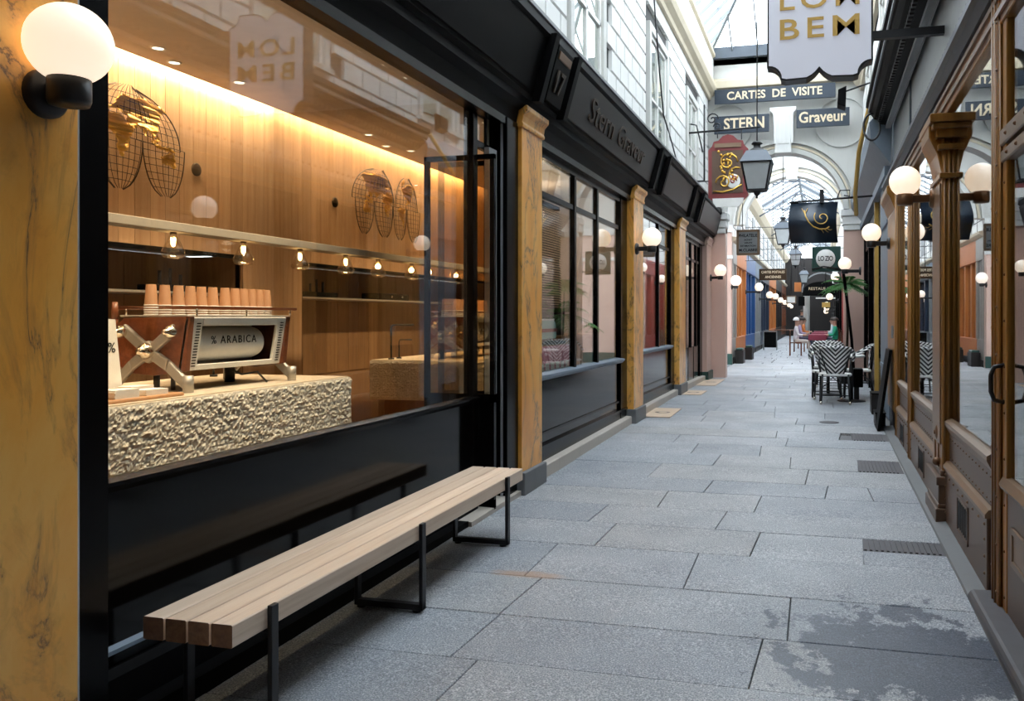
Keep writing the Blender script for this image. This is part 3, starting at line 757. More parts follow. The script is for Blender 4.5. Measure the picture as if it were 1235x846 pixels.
# curved walnut end cheeks
def sq(m,cx=-3.14,k=.66):
    m.v=[(cx+(x-cx)*k,y,z) for x,y,z in m.v]; return m
cheek=[(-3.86,1.20),(-3.90,1.30),(-3.86,1.40),(-3.78,1.445),(-3.16,1.455),(-3.155,1.45),(-3.18,1.30),(-3.20,1.17),(-3.5,1.145),(-3.7,1.155)]
for (a,b) in ((EY0,EY0+.035),(EY1-.035,EY1)): sq(MB().prism(cheek,'y',a,b)).build('side_cheek',M['brown_wood'],em,.008,2)
sq(MB().prism([(-3.84,1.21),(-3.87,1.30),(-3.84,1.39),(-3.52,1.43),(-3.52,1.18),(-3.7,1.17)],'y',EY0+.035,EY1-.035)).build('rear_body',M['grey_metal'],em,.01)
def fr(y,z): # white front frame plane leaning outwards
    return (-3.205+.05*(z-1.17)/.28)
def slant(m,y0,y1,z0,z1,t=.02):
    a=fr(0,z0); b=fr(0,z1)
    m.add([(a-t,y0,z0),(a,y0,z0),(a,y1,z0),(a-t,y1,z0),(b-t,y0,z1),(b,y0,z1),(b,y1,z1),(b-t,y1,z1)],[(0,3,2,1),(4,5,6,7),(0,1,5,4),(1,2,6,5),(2,3,7,6),(3,0,4,7)])
m=MB(); slant(m,EY0,EY0+.11,1.17,1.45); slant(m,EY1-.11,EY1,1.17,1.45); slant(m,EY0+.11,EY1-.11,1.17,1.20); slant(m,EY0+.11,EY1-.11,1.405,1.45)
m.build('front_frame',M['white'],em,.003)
m=MB()
for j in range(16):
    z=1.19+j*.015
    for y in (EY0+.065,EY1-.085):
        x=fr(0,z); m.add([(x-.002,y,z),(x+.001,y,z),(x+.001,y+.03,z),(x-.002,y+.03,z),(x-.002,y,z+.006),(x+.002,y,z+.006),(x+.002,y+.03,z+.006),(x-.002,y+.03,z+.006)],[(1,2,6,5),(0,1,5,4),(2,3,7,6),(4,5,6,7)])
m.build('vent_slots',M['black_satin'],em)
m=MB(); m.lathe([(0,EY0+.10),(.05,EY0+.105),(.085,EY0+.13),(.093,EY0+.16),(.093,EY1-.20),(.085,EY1-.165),(.05,EY1-.14),(0,EY1-.135)],(-3.30,0,1.305),32,'y')
boil=m.build('boiler',M['white'],em)
MB().box(-3.42,-3.235,EY0+.04,EY1-.04,1.172,1.18).build('inner_tray',M['chrome'],em)
t_=text('lettering','% ARABICA',.062,M['black_satin'],em,(-3.204,4.08,1.325),'+x',.001,.0,0,1.25,None,0)
m=MB(); m.box(-3.82,-3.17,EY0+.0,EY1,1.452,1.462); sq(m).build('cup_tray',M['grey_metal'],em,.003)
m=MB(); m.tube([(-3.13,EY0-.02,1.50),(-3.13,EY1+.03,1.50),(-3.80,EY1+.03,1.50),(-3.80,EY0-.02,1.50)],.009,8,True); sq(m).build('cup_rail',M['brown_wood'],em)
m=MB()
for (x,y) in ((-3.13,EY0+.03),(-3.13,EY1-.03),(-3.8,EY0+.03),(-3.8,EY1-.03),(-3.13,4.09)): m.cyl((x,y,1.455),(x,y,1.50),.006,8)
sq(m).build('rail_post',M['chrome'],em)
# X shaped cast legs on both ends
for yy,s_ in ((EY0-.012,-1),(EY1+.012,1)):
    m=MB()
    for (a,b) in (((-3.14,1.085),(-3.34,1.20)),((-3.34,1.20),(-3.52,1.27)),((-3.86,1.085),(-3.68,1.20)),((-3.68,1.20),(-3.52,1.27)),((-3.52,1.27),(-3.28,1.39)),((-3.52,1.27),(-3.76,1.39))):
        m.bar((a[0],yy,a[1]),(b[0],yy,b[1]),.028,.062,(0,0,1) if True else None)
    m.lathe([(0,.02),(.055,.02),(.06,0),(.055,-.02),(0,-.02)],(-3.52,yy,1.27),20,'y')
    sq(m).build('cast_leg',M['grey_metal'],em,.008,2)
    MB().cyl((-3.15,yy,1.062),(-3.15,yy,1.15),.026,16).cyl((-3.61,yy,1.062),(-3.61,yy,1.15),.026,16).build('foot',M['grey_metal'],em)
    for (x,z,r) in ((-3.39,1.275,.042),(-3.235,1.375,.034),(-3.55,1.375,.034)):
        MB().lathe([(r,0),(r*1.0,.02*s_),(r*.8,.035*s_),(r*.45,.045*s_),(r*.4,.06*s_),(0,.064*s_)],(x,yy+.014*s_,z),20,'y').build('knob',M['chrome'],em)
MB().cyl((-3.55,EY0-.07,1.40),(-3.55,EY0-.07,1.44),.016,12).cyl((-3.55,EY0-.07,1.44),(-3.55,EY0-.07,1.53),.019,12,.014).build('lever_handle',M['brown_wood'],em)
MB().cyl((-3.45,4.35,1.062),(-3.45,4.35,1.16),.03,14).cyl((-3.4,3.72,1.062),(-3.4,3.72,1.16),.016,10).cyl((-3.35,3.78,1.062),(-3.35,3.78,1.16),.012,10).build('drain_leg',M['black_iron'],em)
MB().tube([(-3.3,4.12,1.17),(-3.25,4.2,1.12),(-3.22,4.3,1.13),(-3.2,4.36,1.065)],.006,6).build('hose',M['black_iron'],em)
# stacks of paper cups
def cup_stack():
    o=thing('paper_cup_stack','x','cup stack',(0,0,0))
    for j in range(5):
        z=.012*j
        m=MB().lathe([(.026,z+.0),(.033,z+.0),(.033,z+.003),(.0315,z+.005),(.024,z+.108),(.022,z+.11),(0,z+.11)],(0,0,0),16)
        c=m.build('paper_cup',M['kraft'],o)
        MB().lathe([(.031,z+.0),(.0345,z+.001),(.0345,z+.005),(.031,z+.006)],(0,0,0),16).build('rim',M['paper'],c)
    return o
CY=[3.647,3.74,3.837,3.925,4.009,4.10,4.20,4.285,4.36,4.433,4.505,4.575]
cs=cup_stack(); nth=['first','second','third','fourth','fifth','sixth','seventh','eighth','ninth','tenth','eleventh','twelfth']
for j in range(12):
    y=CY[j]-.03; x=-3.34
    o=cs if j==0 else copy_tree(cs)
    o.location=(x,y,1.462); o['label']='%s stack of upturned kraft paper cups from the left on the espresso machine'%nth[j]; o['group']='stacks of paper cups on the machine'
# white cone sign, cards, tray
o=thing('counter_sign','tall white tapering counter sign with a percent mark beside the machine','sign',(-3.35,3.3,1.08))
MB().prism([(3.16,1.085),(3.44,1.085),(3.395,1.44),(3.20,1.45)],'x',-3.36,-3.345).build('panel',M['paper'],o)
text('lettering','%',.07,M['black_satin'],o,(-3.344,3.372,1.30),'+x',.0008)
o=thing('serving_tray','round-ended wooden tray on the stone counter under the white cards','tray',(-3.22,3.13,1.062))
MB().box(-3.38,-3.06,2.85,3.53,1.062,1.078).build('board',M['tray_wood'],o,.006,2)
for j,(x,y,n_,lb) in enumerate(((-3.13,3.20,9,'taller pile of white cards at the left end of the wooden tray'),(-3.14,3.39,6,'lower wide pile of white cards on the right of the wooden tray'),(-3.27,3.44,8,'small square pile of white cards at the back of the wooden tray'))):
    o=thing('card_pile',lb,'cards',(x,y,1.078))
    for q in range(n_): MB().box(x-.045+R.uniform(-.003,.003),x+.045,y-.07+R.uniform(-.004,.004),y+.07,1.078+q*.0045,1.078+q*.0045+.004).build('card',M['paper'],o)
# ================================================================= LEFT SHOPFRONTS
def pilaster(y0,y1,label,xf=-2.34,top=3.13,m='marble',base='grey_stone',zb=.30):
    f=zf((y0+y1)/2)
    o=thing('marble_pilaster',label,'pilaster',(xf-.07,(y0+y1)/2,f-.03))
    MB().box(xf-.16,xf,y0,y1,f+zb-.13,top-.12).build('shaft',M[m],o,.006,2)
    MB().box(xf-.16,xf+.035,y0-.03,y1+.03,f-.03,f+zb-.12).build('base',M[base],o,.01,2)
    c=MB(); c.prism([(xf-.16,top-.14),(xf+.015,top-.14),(xf+.02,top-.12),(xf+.01,top-.10),(xf+.02,top-.05),(xf+.055,top-.01),(xf+.055,top+.03),(xf-.16,top+.03)],'y',y0-.02,y1+.02)
    c.build('capital',M['marble' if m=='marble' else m],o,.004)
    return o
pilaster(1.4,2.228,'near yellow veined marble pilaster at the left edge, carrying the large globe lamp',zb=.12)
pilaster(6.42,6.93,'yellow marble pilaster at the far end of the bench, beside the cafe door')
pilaster(10.62,11.22,'yellow marble pilaster carrying the globe lamp between the shop windows')
pilaster(14.25,14.92,'far yellow marble pilaster before the dark doors at the end of the row')
pilaster(17.75,18.5,'flat pink marble pilaster ending the black shopfronts',xf=-2.33,m='pink',base='green')

# fascia over the whole row
fa=thing('shop_fascia','long black leaning fascia over the left shops with bronze lettering','fascia',(-2.3,9,3.0))
YF0,YF1=-1.0,18.75
MB().prism([(-2.52,3.02),(-2.38,3.02),(-2.36,3.12),(-2.30,3.16),(-2.30,3.22),(-2.26,3.24),(-2.13,3.70),(-2.10,3.72),(-2.10,3.79),(-2.50,3.84)],'y',YF0,YF1).build('cornice_body',M['black_satin'],fa)
def leaning(name,y0,y1,z0,z1,off,m,parent,b=.004):
    # panel lying on the leaning face  x = -2.26 + (z-3.24)*.13/.46
    X=lambda z:-2.26+(z-3.24)*.13/.46
    return MB().add([(X(z0),y0,z0),(X(z0)+off,y0,z0-.005),(X(z0)+off,y1,z0-.005),(X(z0),y1,z0),(X(z1),y0,z1),(X(z1)+off,y0,z1),(X(z1)+off,y1,z1),(X(z1),y1,z1)],[(0,3,2,1),(4,5,6,7),(0,1,5,4),(1,2,6,5),(2,3,7,6),(3,0,4,7)]).build(name,M[m],parent,b)
leaning('sign_board',7.25,11.1,3.27,3.68,.02,'anthracite',fa)
leaning('sign_board',12.05,14.35,3.27,3.68,.02,'anthracite',fa)
leaning('sign_board',15.9,18.65,3.27,3.68,.02,'anthracite',fa)
leaning('sign_board',-.6,6.3,3.27,3.68,.012,'black_satin',fa)
for y0 in (6.45,7.10,11.2,11.8,14.5,15.4): leaning('scroll_bracket',y0,y0+.10,3.2,3.74,.07,'black_satin',fa)
leaning('number_plate',6.62,7.02,3.26,3.70,.05,'black_satin',fa)
tl=math.atan(.13/.46)
text('lettering','17',.26,M['dark_bronze'],fa,(-2.148,6.82,3.42),'+x',.006,.004,0,1,.2,tl,None)
leaning('brass_strip',6.66,6.98,3.60,3.66,.06,'bronze',fa)
text('lettering','Stern',.34,M['dark_bronze'],fa,(-2.168,8.36,3.47),'+x',.008,.0,0,1,.95,tl)
text('lettering','Graveur',.32,M['dark_bronze'],fa,(-2.168,9.75,3.47),'+x',.008,.0,0,1,1.4,tl)
MB().box(-2.46,-2.38,YF0,YF1,2.96,3.03).box(-2.50,-2.40,YF0,YF1,3.02,3.12).build('soffit',M['black'],fa)
MB().prism([(-2.42,3.84),(-2.09,3.80),(-2.09,3.83),(-2.42,3.88)],'y',YF0,YF1).build('lead_flashing',M['frieze'],fa)

# café window bay
GX=-2.49
cf=thing('cafe_shopfront','black painted cafe shopfront with one large window pane and gloss panel below','shopfront',(GX,4.1,-.03))
MB().box(GX-.06,-2.38,2.23,2.388,-.1,3.02).box(GX-.06,-2.43,2.388,2.44,-.1,3.02).build('door_jamb',M['black'],cf,.004)
MB().box(-2.381,-2.345,2.229,2.236,.05,3.02).build('metal_channel',M['channel'],cf)
MB().box(GX-.004,GX+.004,2.44,5.72,.872,3.0).build('glass_pane',M['glass'],cf)
MB().box(GX-.03,GX+.015,2.44,5.76,.04,.82).build('stall_riser',M['black_panel'],cf)
MB().prism([(GX-.012,.82),(GX+.02,.82),(GX+.045,.845),(GX+.045,.86),(GX+.015,.872),(GX-.012,.872)],'y',2.44,5.80).build('window_sill',M['black'],cf)
MB().box(GX-.04,GX+.03,2.44,5.76,2.98,3.02).build('top_rail',M['black'],cf,.004)
MB().box(GX-.05,GX+.03,5.72,5.80,.02,3.02).build('mullion',M['black'],cf,.005)
MB().prism([(GX+.01,.0),(GX+.05,.0),(GX+.05,.16),(GX+.03,.19),(GX+.01,.19)],'y',2.44,5.76).build('skirting_mould',M['black_satin'],cf)
MB().prism([(GX+.01,.24),(GX+.035,.24),(GX+.035,.255),(GX+.01,.27)],'y',2.44,5.76).build('bead',M['slate'],cf)
MB().box(GX-.05,-2.37,6.17,6.42,-.02,3.02).build('door_jamb',M['black'],cf,.006)
MB().box(-2.42,-2.405,6.155,6.172,.02,3.0).build('metal_channel',M['channel'],cf)
MB().box(GX-.02,GX+.02,5.80,6.15,2.72,2.77).build('transom_bar',M['black'],cf)
MB().box(GX-.003,GX+.003,5.80,6.15,2.77,3.0).build('transom_pane',M['glass'],cf)
MB().box(-2.56,-2.36,2.42,5.4,-.09,.04).build('base_board',M['black_satin'],cf)
st=MB().add([(-2.62,5.4,-.1),(-2.335,5.4,-.1),(-2.335,6.4,.0),(-2.62,6.4,.0),(-2.62,5.4,.045),(-2.335,5.4,.035),(-2.335,6.4,.055),(-2.62,6.4,.06)],[(0,3,2,1),(4,5,6,7),(0,1,5,4),(1,2,6,5),(2,3,7,6),(3,0,4,7)]).build('trim_11',M['step_stone']); struct(st)
struct(MB().box(-2.60,-2.52,6.0,6.40,0,3.1).box(-3.0,-2.9,5.99,6.6,0,3.3).build('wall_entry',M['white_plaster']))
struct(MB().box(-2.99,-2.44,5.975,5.995,.0,3.1).build('trim_12',M['white_plaster']) if False else MB().box(-2.47,-2.43,5.95,6.10,.86,2.74).build('trim_12',M['frieze']))
dl=thing('door_leaf','black framed glazed cafe door leaf standing open behind the window','door',(-2.6,5.83,.03))
m=MB(); m.box(-2.90,-2.865,5.81,5.85,.03,2.66).box(-2.37,-2.335,5.81,5.85,.03,2.66).box(-2.90,-2.335,5.81,5.85,2.625,2.66).box(-2.90,-2.335,5.81,5.85,.82,.88).box(-2.90,-2.335,5.81,5.85,.03,.1)
m.build('frame',M['black'],dl); MB().box(-2.87,-2.36,5.822,5.838,.1,.83).build('lower_panel',M['black'],dl); MB().box(-2.87,-2.36,5.828,5.832,.88,2.63).build('pane',M['clear'],dl)

# following shop bays
def bay(y0,y1,label,zs,mull,xg=-2.47,door=False):
    f=zf(y0)
    o=thing('black_shopfront',label,'shopfront',(xg,(y0+y1)/2,f-.03))
    MB().box(xg-.05,xg+.04,y0,y0+.10,f-.02,3.02).box(xg-.05,xg+.04,y1-.34,y1,f-.02,3.02).build('jamb',M['black'],o,.005)
    MB().box(xg-.04,xg+.03,y0,y1,2.9,3.02).box(xg-.03,xg+.02,y0,y1,2.55,2.60).build('head_rail',M['black'],o)
    MB().box(xg-.004,xg+.004,y0+.1,y1-.34,zs,2.9).build('glass_pane',M['glass'],o)
    for a in mull: MB().box(xg-.03,xg+.03,a-.035,a+.035,zs-.04,2.9).build('mullion',M['black'],o,.004)
    if not door:
        MB().box(xg-.03,xg+.01,y0,y1-.3,f+.1,zs-.05).build('stall_riser',M['black_panel'],o)
        MB().prism([(xg-.04,zs-.05),(xg+.05,zs-.05),(xg+.08,zs-.02),(xg+.08,zs),(xg-.04,zs+.02)],'y',y0,y1-.3).build('window_sill',M['slate'],o)
        MB().box(xg,xg+.035,y0,y1,f+.12,f+.26).box(xg,xg+.05,y0,y1,f+.24,f+.27).box(xg,xg+.025,y0,y1,f+.36,f+.38).build('skirting_mould',M['black'],o)
    else:
        for a in mull: MB().box(xg-.02,xg+.015,a-.4,a+.4,f+.02,f+.75).build('lower_panel',M['black_panel'],o)
    s_=struct(MB().add([(-2.62,y0,zf(y0)-.05),(-2.36,y0,zf(y0)-.05),(-2.36,y1,zf(y1)-.05),(-2.62,y1,zf(y1)-.05),(-2.62,y0,zf(y0)+.13),(-2.36,y0,zf(y0)+.12),(-2.36,y1,zf(y1)+.10),(-2.62,y1,zf(y1)+.11)],[(0,3,2,1),(4,5,6,7),(0,1,5,4),(1,2,6,5),(2,3,7,6),(3,0,4,7)]).build('trim_%d'%(13+int(y0/3)),M['step_stone'],None,.01))
    return o
bay(6.93,10.62,'black shopfront with coffee bags, between the second and third marble pilasters',.93,(8.3,9.2))
bay(11.22,14.25,'black shopfront beyond the lamp on the marble pilaster',.98,(12.9,))
bay(14.92,17.75,'farthest black shopfront with glazed doors, next to the pink pilaster',.9,(15.6,16.3,17.0),door=True)
for (y,nm) in ((11.3,1),):
    pass
# interior of the second shop
rm=struct(MB().box(-4.3,-4.2,6.6,18.2,0,3.3).box(-4.3,-2.52,6.55,6.6,0,3.3).box(-4.3,-2.52,10.85,10.95,0,3.3).box(-4.3,-2.52,14.55,14.62,0,3.3).box(-4.3,-2.52,18.2,18.3,0,3.3).build('wall_shop_rear',M['plaster_room']))
struct(MB().box(-4.3,-2.52,6.6,18.2,3.05,3.1).build('ceiling_shop',M['plaster_room'])); struct(MB().box(-4.3,-2.5,6.6,18.2,.02,.06).build('floor_shop',M['dark_wood']))
vb=thing('venetian_blind','dark horizontal slatted blind behind the window of the second shop','blind',(-2.9,8.3,1.4))
slm=MB().box(-.022,.022,-.82,.82,-.001,.001)
me=slm.mesh('slat'); me.materials.append(M['anthracite'])
for i in range(46):
    s_=bpy.data.objects.new('slat',me); COL.objects.link(s_); s_.parent=vb; s_.location=(0,.12,.02+i*.027); s_.rotation_euler=(0,.5,0)
MB().box(-2.93,-2.87,7.48,9.12,2.66,2.70).build('head_box',M['anthracite'],vb)
MB().box(-2.90,-2.88,6.62,9.3,2.75,2.765).build('led_strip',M['led'],rm)
tm=thing('coffee_roaster_box','mint enamel box machine with a red band above the pink coffee bags','machine',(-2.75,7.95,1.20))
MB().prism([(7.62,1.23),(8.40,1.23),(8.42,1.26),(8.38,1.40),(8.32,1.42),(7.62,1.42)],'x',-2.95,-2.68).build('body',M['teal'],tm,.012,2)
MB().box(-2.682,-2.675,7.62,8.41,1.30,1.335).build('red_band',M['red'],tm); MB().box(-2.95,-2.68,7.65,8.34,1.415,1.435).build('lid',M['white'],tm,.006)
MB().box(-2.92,-2.70,7.65,8.36,1.20,1.23).build('base',M['black_iron'],tm)
dk=thing('display_bench','black display shelf carrying coffee bags in the second shop window','shelf',(-2.8,7.8,.0)); MB().box(-2.98,-2.55,6.98,8.68,.82,.86).build('shelf_board',M['black_satin'],dk); MB().box(-2.96,-2.66,7.0,8.66,1.17,1.20).build('upper_board',M['black_satin'],dk)
MB().box(-2.96,-2.92,7.0,7.05,.06,.82).box(-2.96,-2.92,8.5,8.55,.0,1.18).box(-2.96,-2.92,7.0,7.05,.86,1.18).build('leg',M['black_satin'],dk)
for i in range(8):
    y=7.50+i*.165
    o=thing('coffee_bag','pink and white coffee bag in the second shop window, number %s from the left'%['one','two','three','four','five','six','seven','eight'][i],'bag',(-2.65,y,.86),'pink coffee bags in the second shop window')
    MB().prism([(-2.70,.86),(-2.60,.86),(-2.59,.96),(-2.62,1.10),(-2.64,1.16),(-2.66,1.16),(-2.68,1.10),(-2.705,.96)],'y',y-.072,y+.072).build('pouch',M['pinkbag'],o,.006)
    MB().box(-2.598,-2.588,y-.055,y+.055,.88,1.0).build('label',M['paper'],o)
wc=thing('wooden_counter','plain wooden counter inside the second shop window','counter',(-2.95,9.4,.06)); MB().box(-3.3,-2.75,8.75,10.1,.06,1.22).build('front',M['tray_wood'],wc,.005); MB().box(-3.35,-2.7,8.7,10.15,1.22,1.25).build('top',M['tray_wood'],wc,.004)
def plant(o_label,loc,n,L_,name='potted_palm',pot=.12,stem=0.0,seed=1):
    r=random.Random(seed); o=thing(name,o_label,'plant',loc)
    x,y,z=loc
    MB().lathe([(0,0),(pot*.75,0),(pot,.25),(pot*1.05,.27),(pot*.9,.27),(pot*.88,.24),(0,.24)],(x,y,z),18).build('pot',M['anthracite'],o)
    if stem: MB().tube([(x,y,z+.2),(x+.02,y,z+.2+stem*.5),(x,y,z+.2+stem)],[.03,.022,.018],8).build('stem',M['wire'],o)
    for i in range(n):
        a=2*PI*i/n+r.uniform(-.3,.3); e=r.uniform(.15,1.1); l=L_*r.uniform(.75,1.1)
        pts=[]; m=MB()
        for q in range(9):
            t=q/8; rr=l*t*math.cos(e)*.95; hh=l*t*math.sin(e)-l*.55*t*t
            pts.append(Vector((x+rr*math.cos(a),y+rr*math.sin(a),z+.22+stem+hh)))
        m.tube(pts,[.006*(1-.08*q) for q in range(9)],4)
        side=Vector((-math.sin(a),math.cos(a),0))
        for q in range(1,9):
            for f_ in (0,.5):
                if q==8 and f_: continue
                b=pts[q] if not f_ else (pts[q]+pts[q-1])/2
                for s_ in (-1,1):
                    ll=l*.26*math.sin(PI*min(.95,(q-f_)/8*.9+.1)); d=(pts[q]-pts[q-1]).normalized()
                    tip=b+side*s_*ll*.85+d*ll*.6+Vector((0,0,-ll*.35)); w_=Vector((0,0,.004)); md=(b+tip)/2+d*.012+Vector((0,0,.01)); md2=(b+tip)/2-d*.012+Vector((0,0,.01))
                    m.add([b,md,tip,md2],[(0,1,2,3)])
        m.build('frond',M['leaf'],o)
    return o
plant('leafy green palm inside the second shop window',(-2.85,9.0,1.25),12,.6,seed=4,pot=.08)
# globe lamps
gcount=0
def globe_lamp(label,wall,globe,r=.12,m_arm='black_iron',power=9,group=None,side=1,zarm=None):
    """wall: point on the wall plane; globe: centre of the glass"""
    gx,gy,gz=globe; wx,wy,wz=wall
    o=thing('globe_lamp',label,'wall lamp',(wx,wy,wz),group)
    MB().sphere(globe,r,32,20,1,-PI/2+.35,PI/2).build('glass_globe',M['globe'],o)
    za=gz-r-.02
    MB().lathe([(0,-.045),(.055,-.045),(.06,-.03),(.06,.035),(.052,.04),(.0,.035)],(gx,gy,za),24).build('cup_holder',M[m_arm],o)
    MB().bar((wx,wy,za),(gx,gy,za),.05,.055).build('arm',M[m_arm],o,.006)
    s_=1 if gx>wx else -1
    MB().lathe([(.075,0),(.075,.02*s_),(.062,.035*s_),(.0,.04*s_)],(wx,wy,za),24,'x').build('wall_rose',M[m_arm],o)
    point_light('globe_light',(gx-wx,gy-wy,gz-wz),power,(1,.74,.48),r*.9,o)
    return o
gl=globe_lamp('large lit opal globe lamp on the near marble pilaster at the left edge',(-2.34,2.10,2.15),(-2.225,2.085,2.285),.122,power=7)
globe_lamp('lit globe lamp on the marble pilaster between the second and third shop windows',(-2.34,10.75,2.33),(-2.13,10.75,2.49),.125,power=8)
globe_lamp('lit globe lamp on the flat pink pilaster ending the black shops',(-2.33,18.3,2.3),(-2.10,18.2,2.46),.13,power=8)
globe_lamp('lit globe lamp on the pink crossing pier beside the orange wooden shop',(-2.43,23.72,2.3),(-2.29,23.6,2.47),.15,power=8)
i=0
for (x,y,z,lb) in ((-1.98,28.2,2.45,'lit globe lamp over the blue shopfront far down the left side'),(-2.0,34.5,2.35,'lit globe lamp over the dark navy shopfront far down the left side'),(-2.0,39.0,2.4,'lit globe lamp by the far orange shopfront'),(-2.0,44.0,2.33,'first lit globe lamp beyond the far orange shopfront on the left'),(-2.0,49.5,2.3,'second lit globe lamp beyond the far orange shopfront on the left'),(-2.0,56,2.25,'third lit globe lamp beyond the far orange shopfront on the left'),(-2.0,60,2.2,'fourth lit globe lamp beyond the far orange shopfront on the left')):
    globe_lamp(lb,(-2.42,y,z-.15),(x,y,z),.14,power=6)
# doormats of peach mosaic
for (a,b,lb) in ((11.25,12.25,'peach mosaic doormat slab nearest the camera, by the lamp pilaster'),(14.3,15.1,'peach mosaic doormat slab, middle one of three on the left'),(16.3,18.0,'peach mosaic doormat slab farthest along the left side')):
    o=thing('mosaic_mat',lb,'mat',(-2.18,(a+b)/2,zf((a+b)/2)+.003)); z=zf((a+b)/2)
    MB().add([(-2.36,a,zf(a)+.004),(-1.98,a,zf(a)+.004),(-1.98,b,zf(b)+.004),(-2.36,b,zf(b)+.004),(-2.36,a,zf(a)+.012),(-1.98,a,zf(a)+.012),(-1.98,b,zf(b)+.012),(-2.36,b,zf(b)+.012)],[(0,3,2,1),(4,5,6,7),(0,1,5,4),(1,2,6,5),(2,3,7,6),(3,0,4,7)]).build('field',M['mat'],o)
    mid=(a+b)/2
    MB().lathe([(.06,.012),(.085,.014),(.11,.012)],(-2.17,mid,z),20).build('ring_motif',M['bronze'],o)

point_light('shop_fill_light',(-3.2,7.6,2.6),22,(1,.8,.6),.1); point_light('shop_fill_light',(-3.3,9.6,2.7),14,(1,.75,.55),.1); point_light('shop_fill_light',(-3.3,12.6,2.7),8,(1,.75,.55),.1)  # unseen fill lights added to brighten the shop interiors
# ================================================================= BENCH
bx=thing('wooden_bench','long pale slatted wooden bench on black steel legs below the cafe window','bench',(-2.13,3.87,zf(3.87)))
zb=lambda y:.41+.0115*(y-3.3)
def bslat(x0,x1):
    y0,y1=2.46,5.34; c=.0795; k=.004
    vs=[]
    for y in (y0,y1):
        z=zb(y); vs+=[(x0+k,y,z-c),(x1-k,y,z-c),(x1,y,z-c+k),(x1,y,z-k),(x1-k,y,z),(x0+k,y,z),(x0,y,z-k),(x0,y,z-c+k)]
    m=MB().add(vs,[tuple(range(8)),tuple(range(15,7,-1))]+[(i,i+8,(i+1)%8+8,(i+1)%8) for i in range(8)])
    o=m.build('bench_slat',M['bench_wood'],bx); o.data.materials.append(M['end_wood']); 
    for p in o.data.polygons:
        if abs(p.normal.y)>.9 and p.center.y<0: p.material_index=1
    return o
w=.0845; gp=.0145; x=-2.305
for i in range(4): bslat(x,x+w); x+=w+gp*.6
XF=x-gp*.6
for y in (2.665,3.85,5.03):
    z0=zf(y); zt=zb(y)
    m=MB(); m.box(XF+.001,XF+.021,y-.02,y+.02,z0+.012,zt+.004); m.box(-2.30,-2.28,y-.02,y+.02,z0+.012,zt-.082)
    m.box(-2.30,XF+.021,y-.02,y+.02,z0+.012,z0+.042); m.box(-2.30,XF+.02,y-.02,y+.02,zt-.096,zt-.082)
    m.build('leg_frame',M['black_iron'],bx,.002)
    MB().cyl((XF-.02,y,z0+.0),(XF-.02,y,z0+.013),.022,12).build('foot_pad',M['black_iron'],bx); MB().cyl((-2.27,y,z0+.0),(-2.27,y,z0+.013),.022,12).build('foot_pad',M['black_iron'],bx)

# ================================================================= RIGHT METAL SHOPFRONT
G=.835
rs=thing('riveted_shopfront','brown riveted metal shopfront with gilded posts and large windows on the right','shopfront',(G,6.5,0))
def riv(m,x,ys,zs,r=.011,s=-1):
    for y in ys:
        for z in zs: m.lathe([(0,s*r*.9),(r*.6,s*r*.7),(r,0)],(x,y,z),6,'x')
def fr_(a,b,st):
    n=max(1,int((b-a)/st)); return [a+(b-a)*k/n for k in range(n+1)]
for (y0,y1) in ((4.75,6.28),(6.80,8.6),(8.85,10.1)):
    f=zf(y0)-.02
    MB().box(.792,G+.02,y0,y1,f,.405).build('plinth_panel',M['brown_metal'],rs,.006)
    MB().prism([(.78,.40),(.78,.42),(.80,.445),(.825,.45),(G+.02,.45),(G+.02,.40)],'y',y0-.01,y1).build('lower_moulding',M['brown_light'],rs)
    MB().box(.822,G+.02,y0,y1,.45,.68).build('upper_panel',M['brown_metal'],rs,.004)
    MB().prism([(.822,.64),(.805,.67),(.79,.70),(.79,.725),(.815,.74),(G+.02,.75),(G+.02,.64)],'y',y0-.01,y1).build('window_sill',M['brown_light'],rs)
    m=MB(); riv(m,.792,fr_(y0+.05,y1-.05,.16),(.36,)); riv(m,.822,fr_(y0+.05,y1-.05,.11),(.48,.61),.008); riv(m,.792,(y0+.05,y1-.05),(.28,.19,.10)); m.build('rivet',M['brown_light'],rs)['kind']='stuff'
    yc=(y0+y1)/2
    MB().box(.785,.793,yc-.2,yc-.185,.10,.33).box(.785,.793,yc+.185,yc+.2,.10,.33).box(.785,.793,yc-.2,yc+.2,.10,.115).box(.785,.793,yc-.2,yc+.2,.315,.33).build('vent_frame',M['brown_metal'],rs)
    m=MB()
    for q in range(6): m.box(.787,.793,yc-.16+q*.06,yc-.14+q*.06,.13,.30)
    m.build('vent_grille',M['black_iron'],rs)
    MB().box(G-.003,G+.003,y0-.1,y1,.75,2.9).build('glass_pane',M['shop_glass'],rs)
def post(y0,y1,xf,name='gilded_post',z0=.0,z1=2.92,flutes=4,m='gold_wood'):
    MB().box(xf,G+.04,y0,y1,z0,z1).build(name,M[m],rs,.008)
    f=MB(); xs=[xf+(G-xf)*(k_+.5)/flutes for k_ in range(flutes)]
    for xx in xs: f.tube([(xx,y0,z0+.02),(xx,y0,z1)],.0085,6)
    for k_ in range(2):
        yy=y0+(y1-y0)*(k_+1)/3; f.tube([(xf,yy,z0+.02),(xf,yy,z1)],.010,6)
    f.build('reeding',M[m],rs)
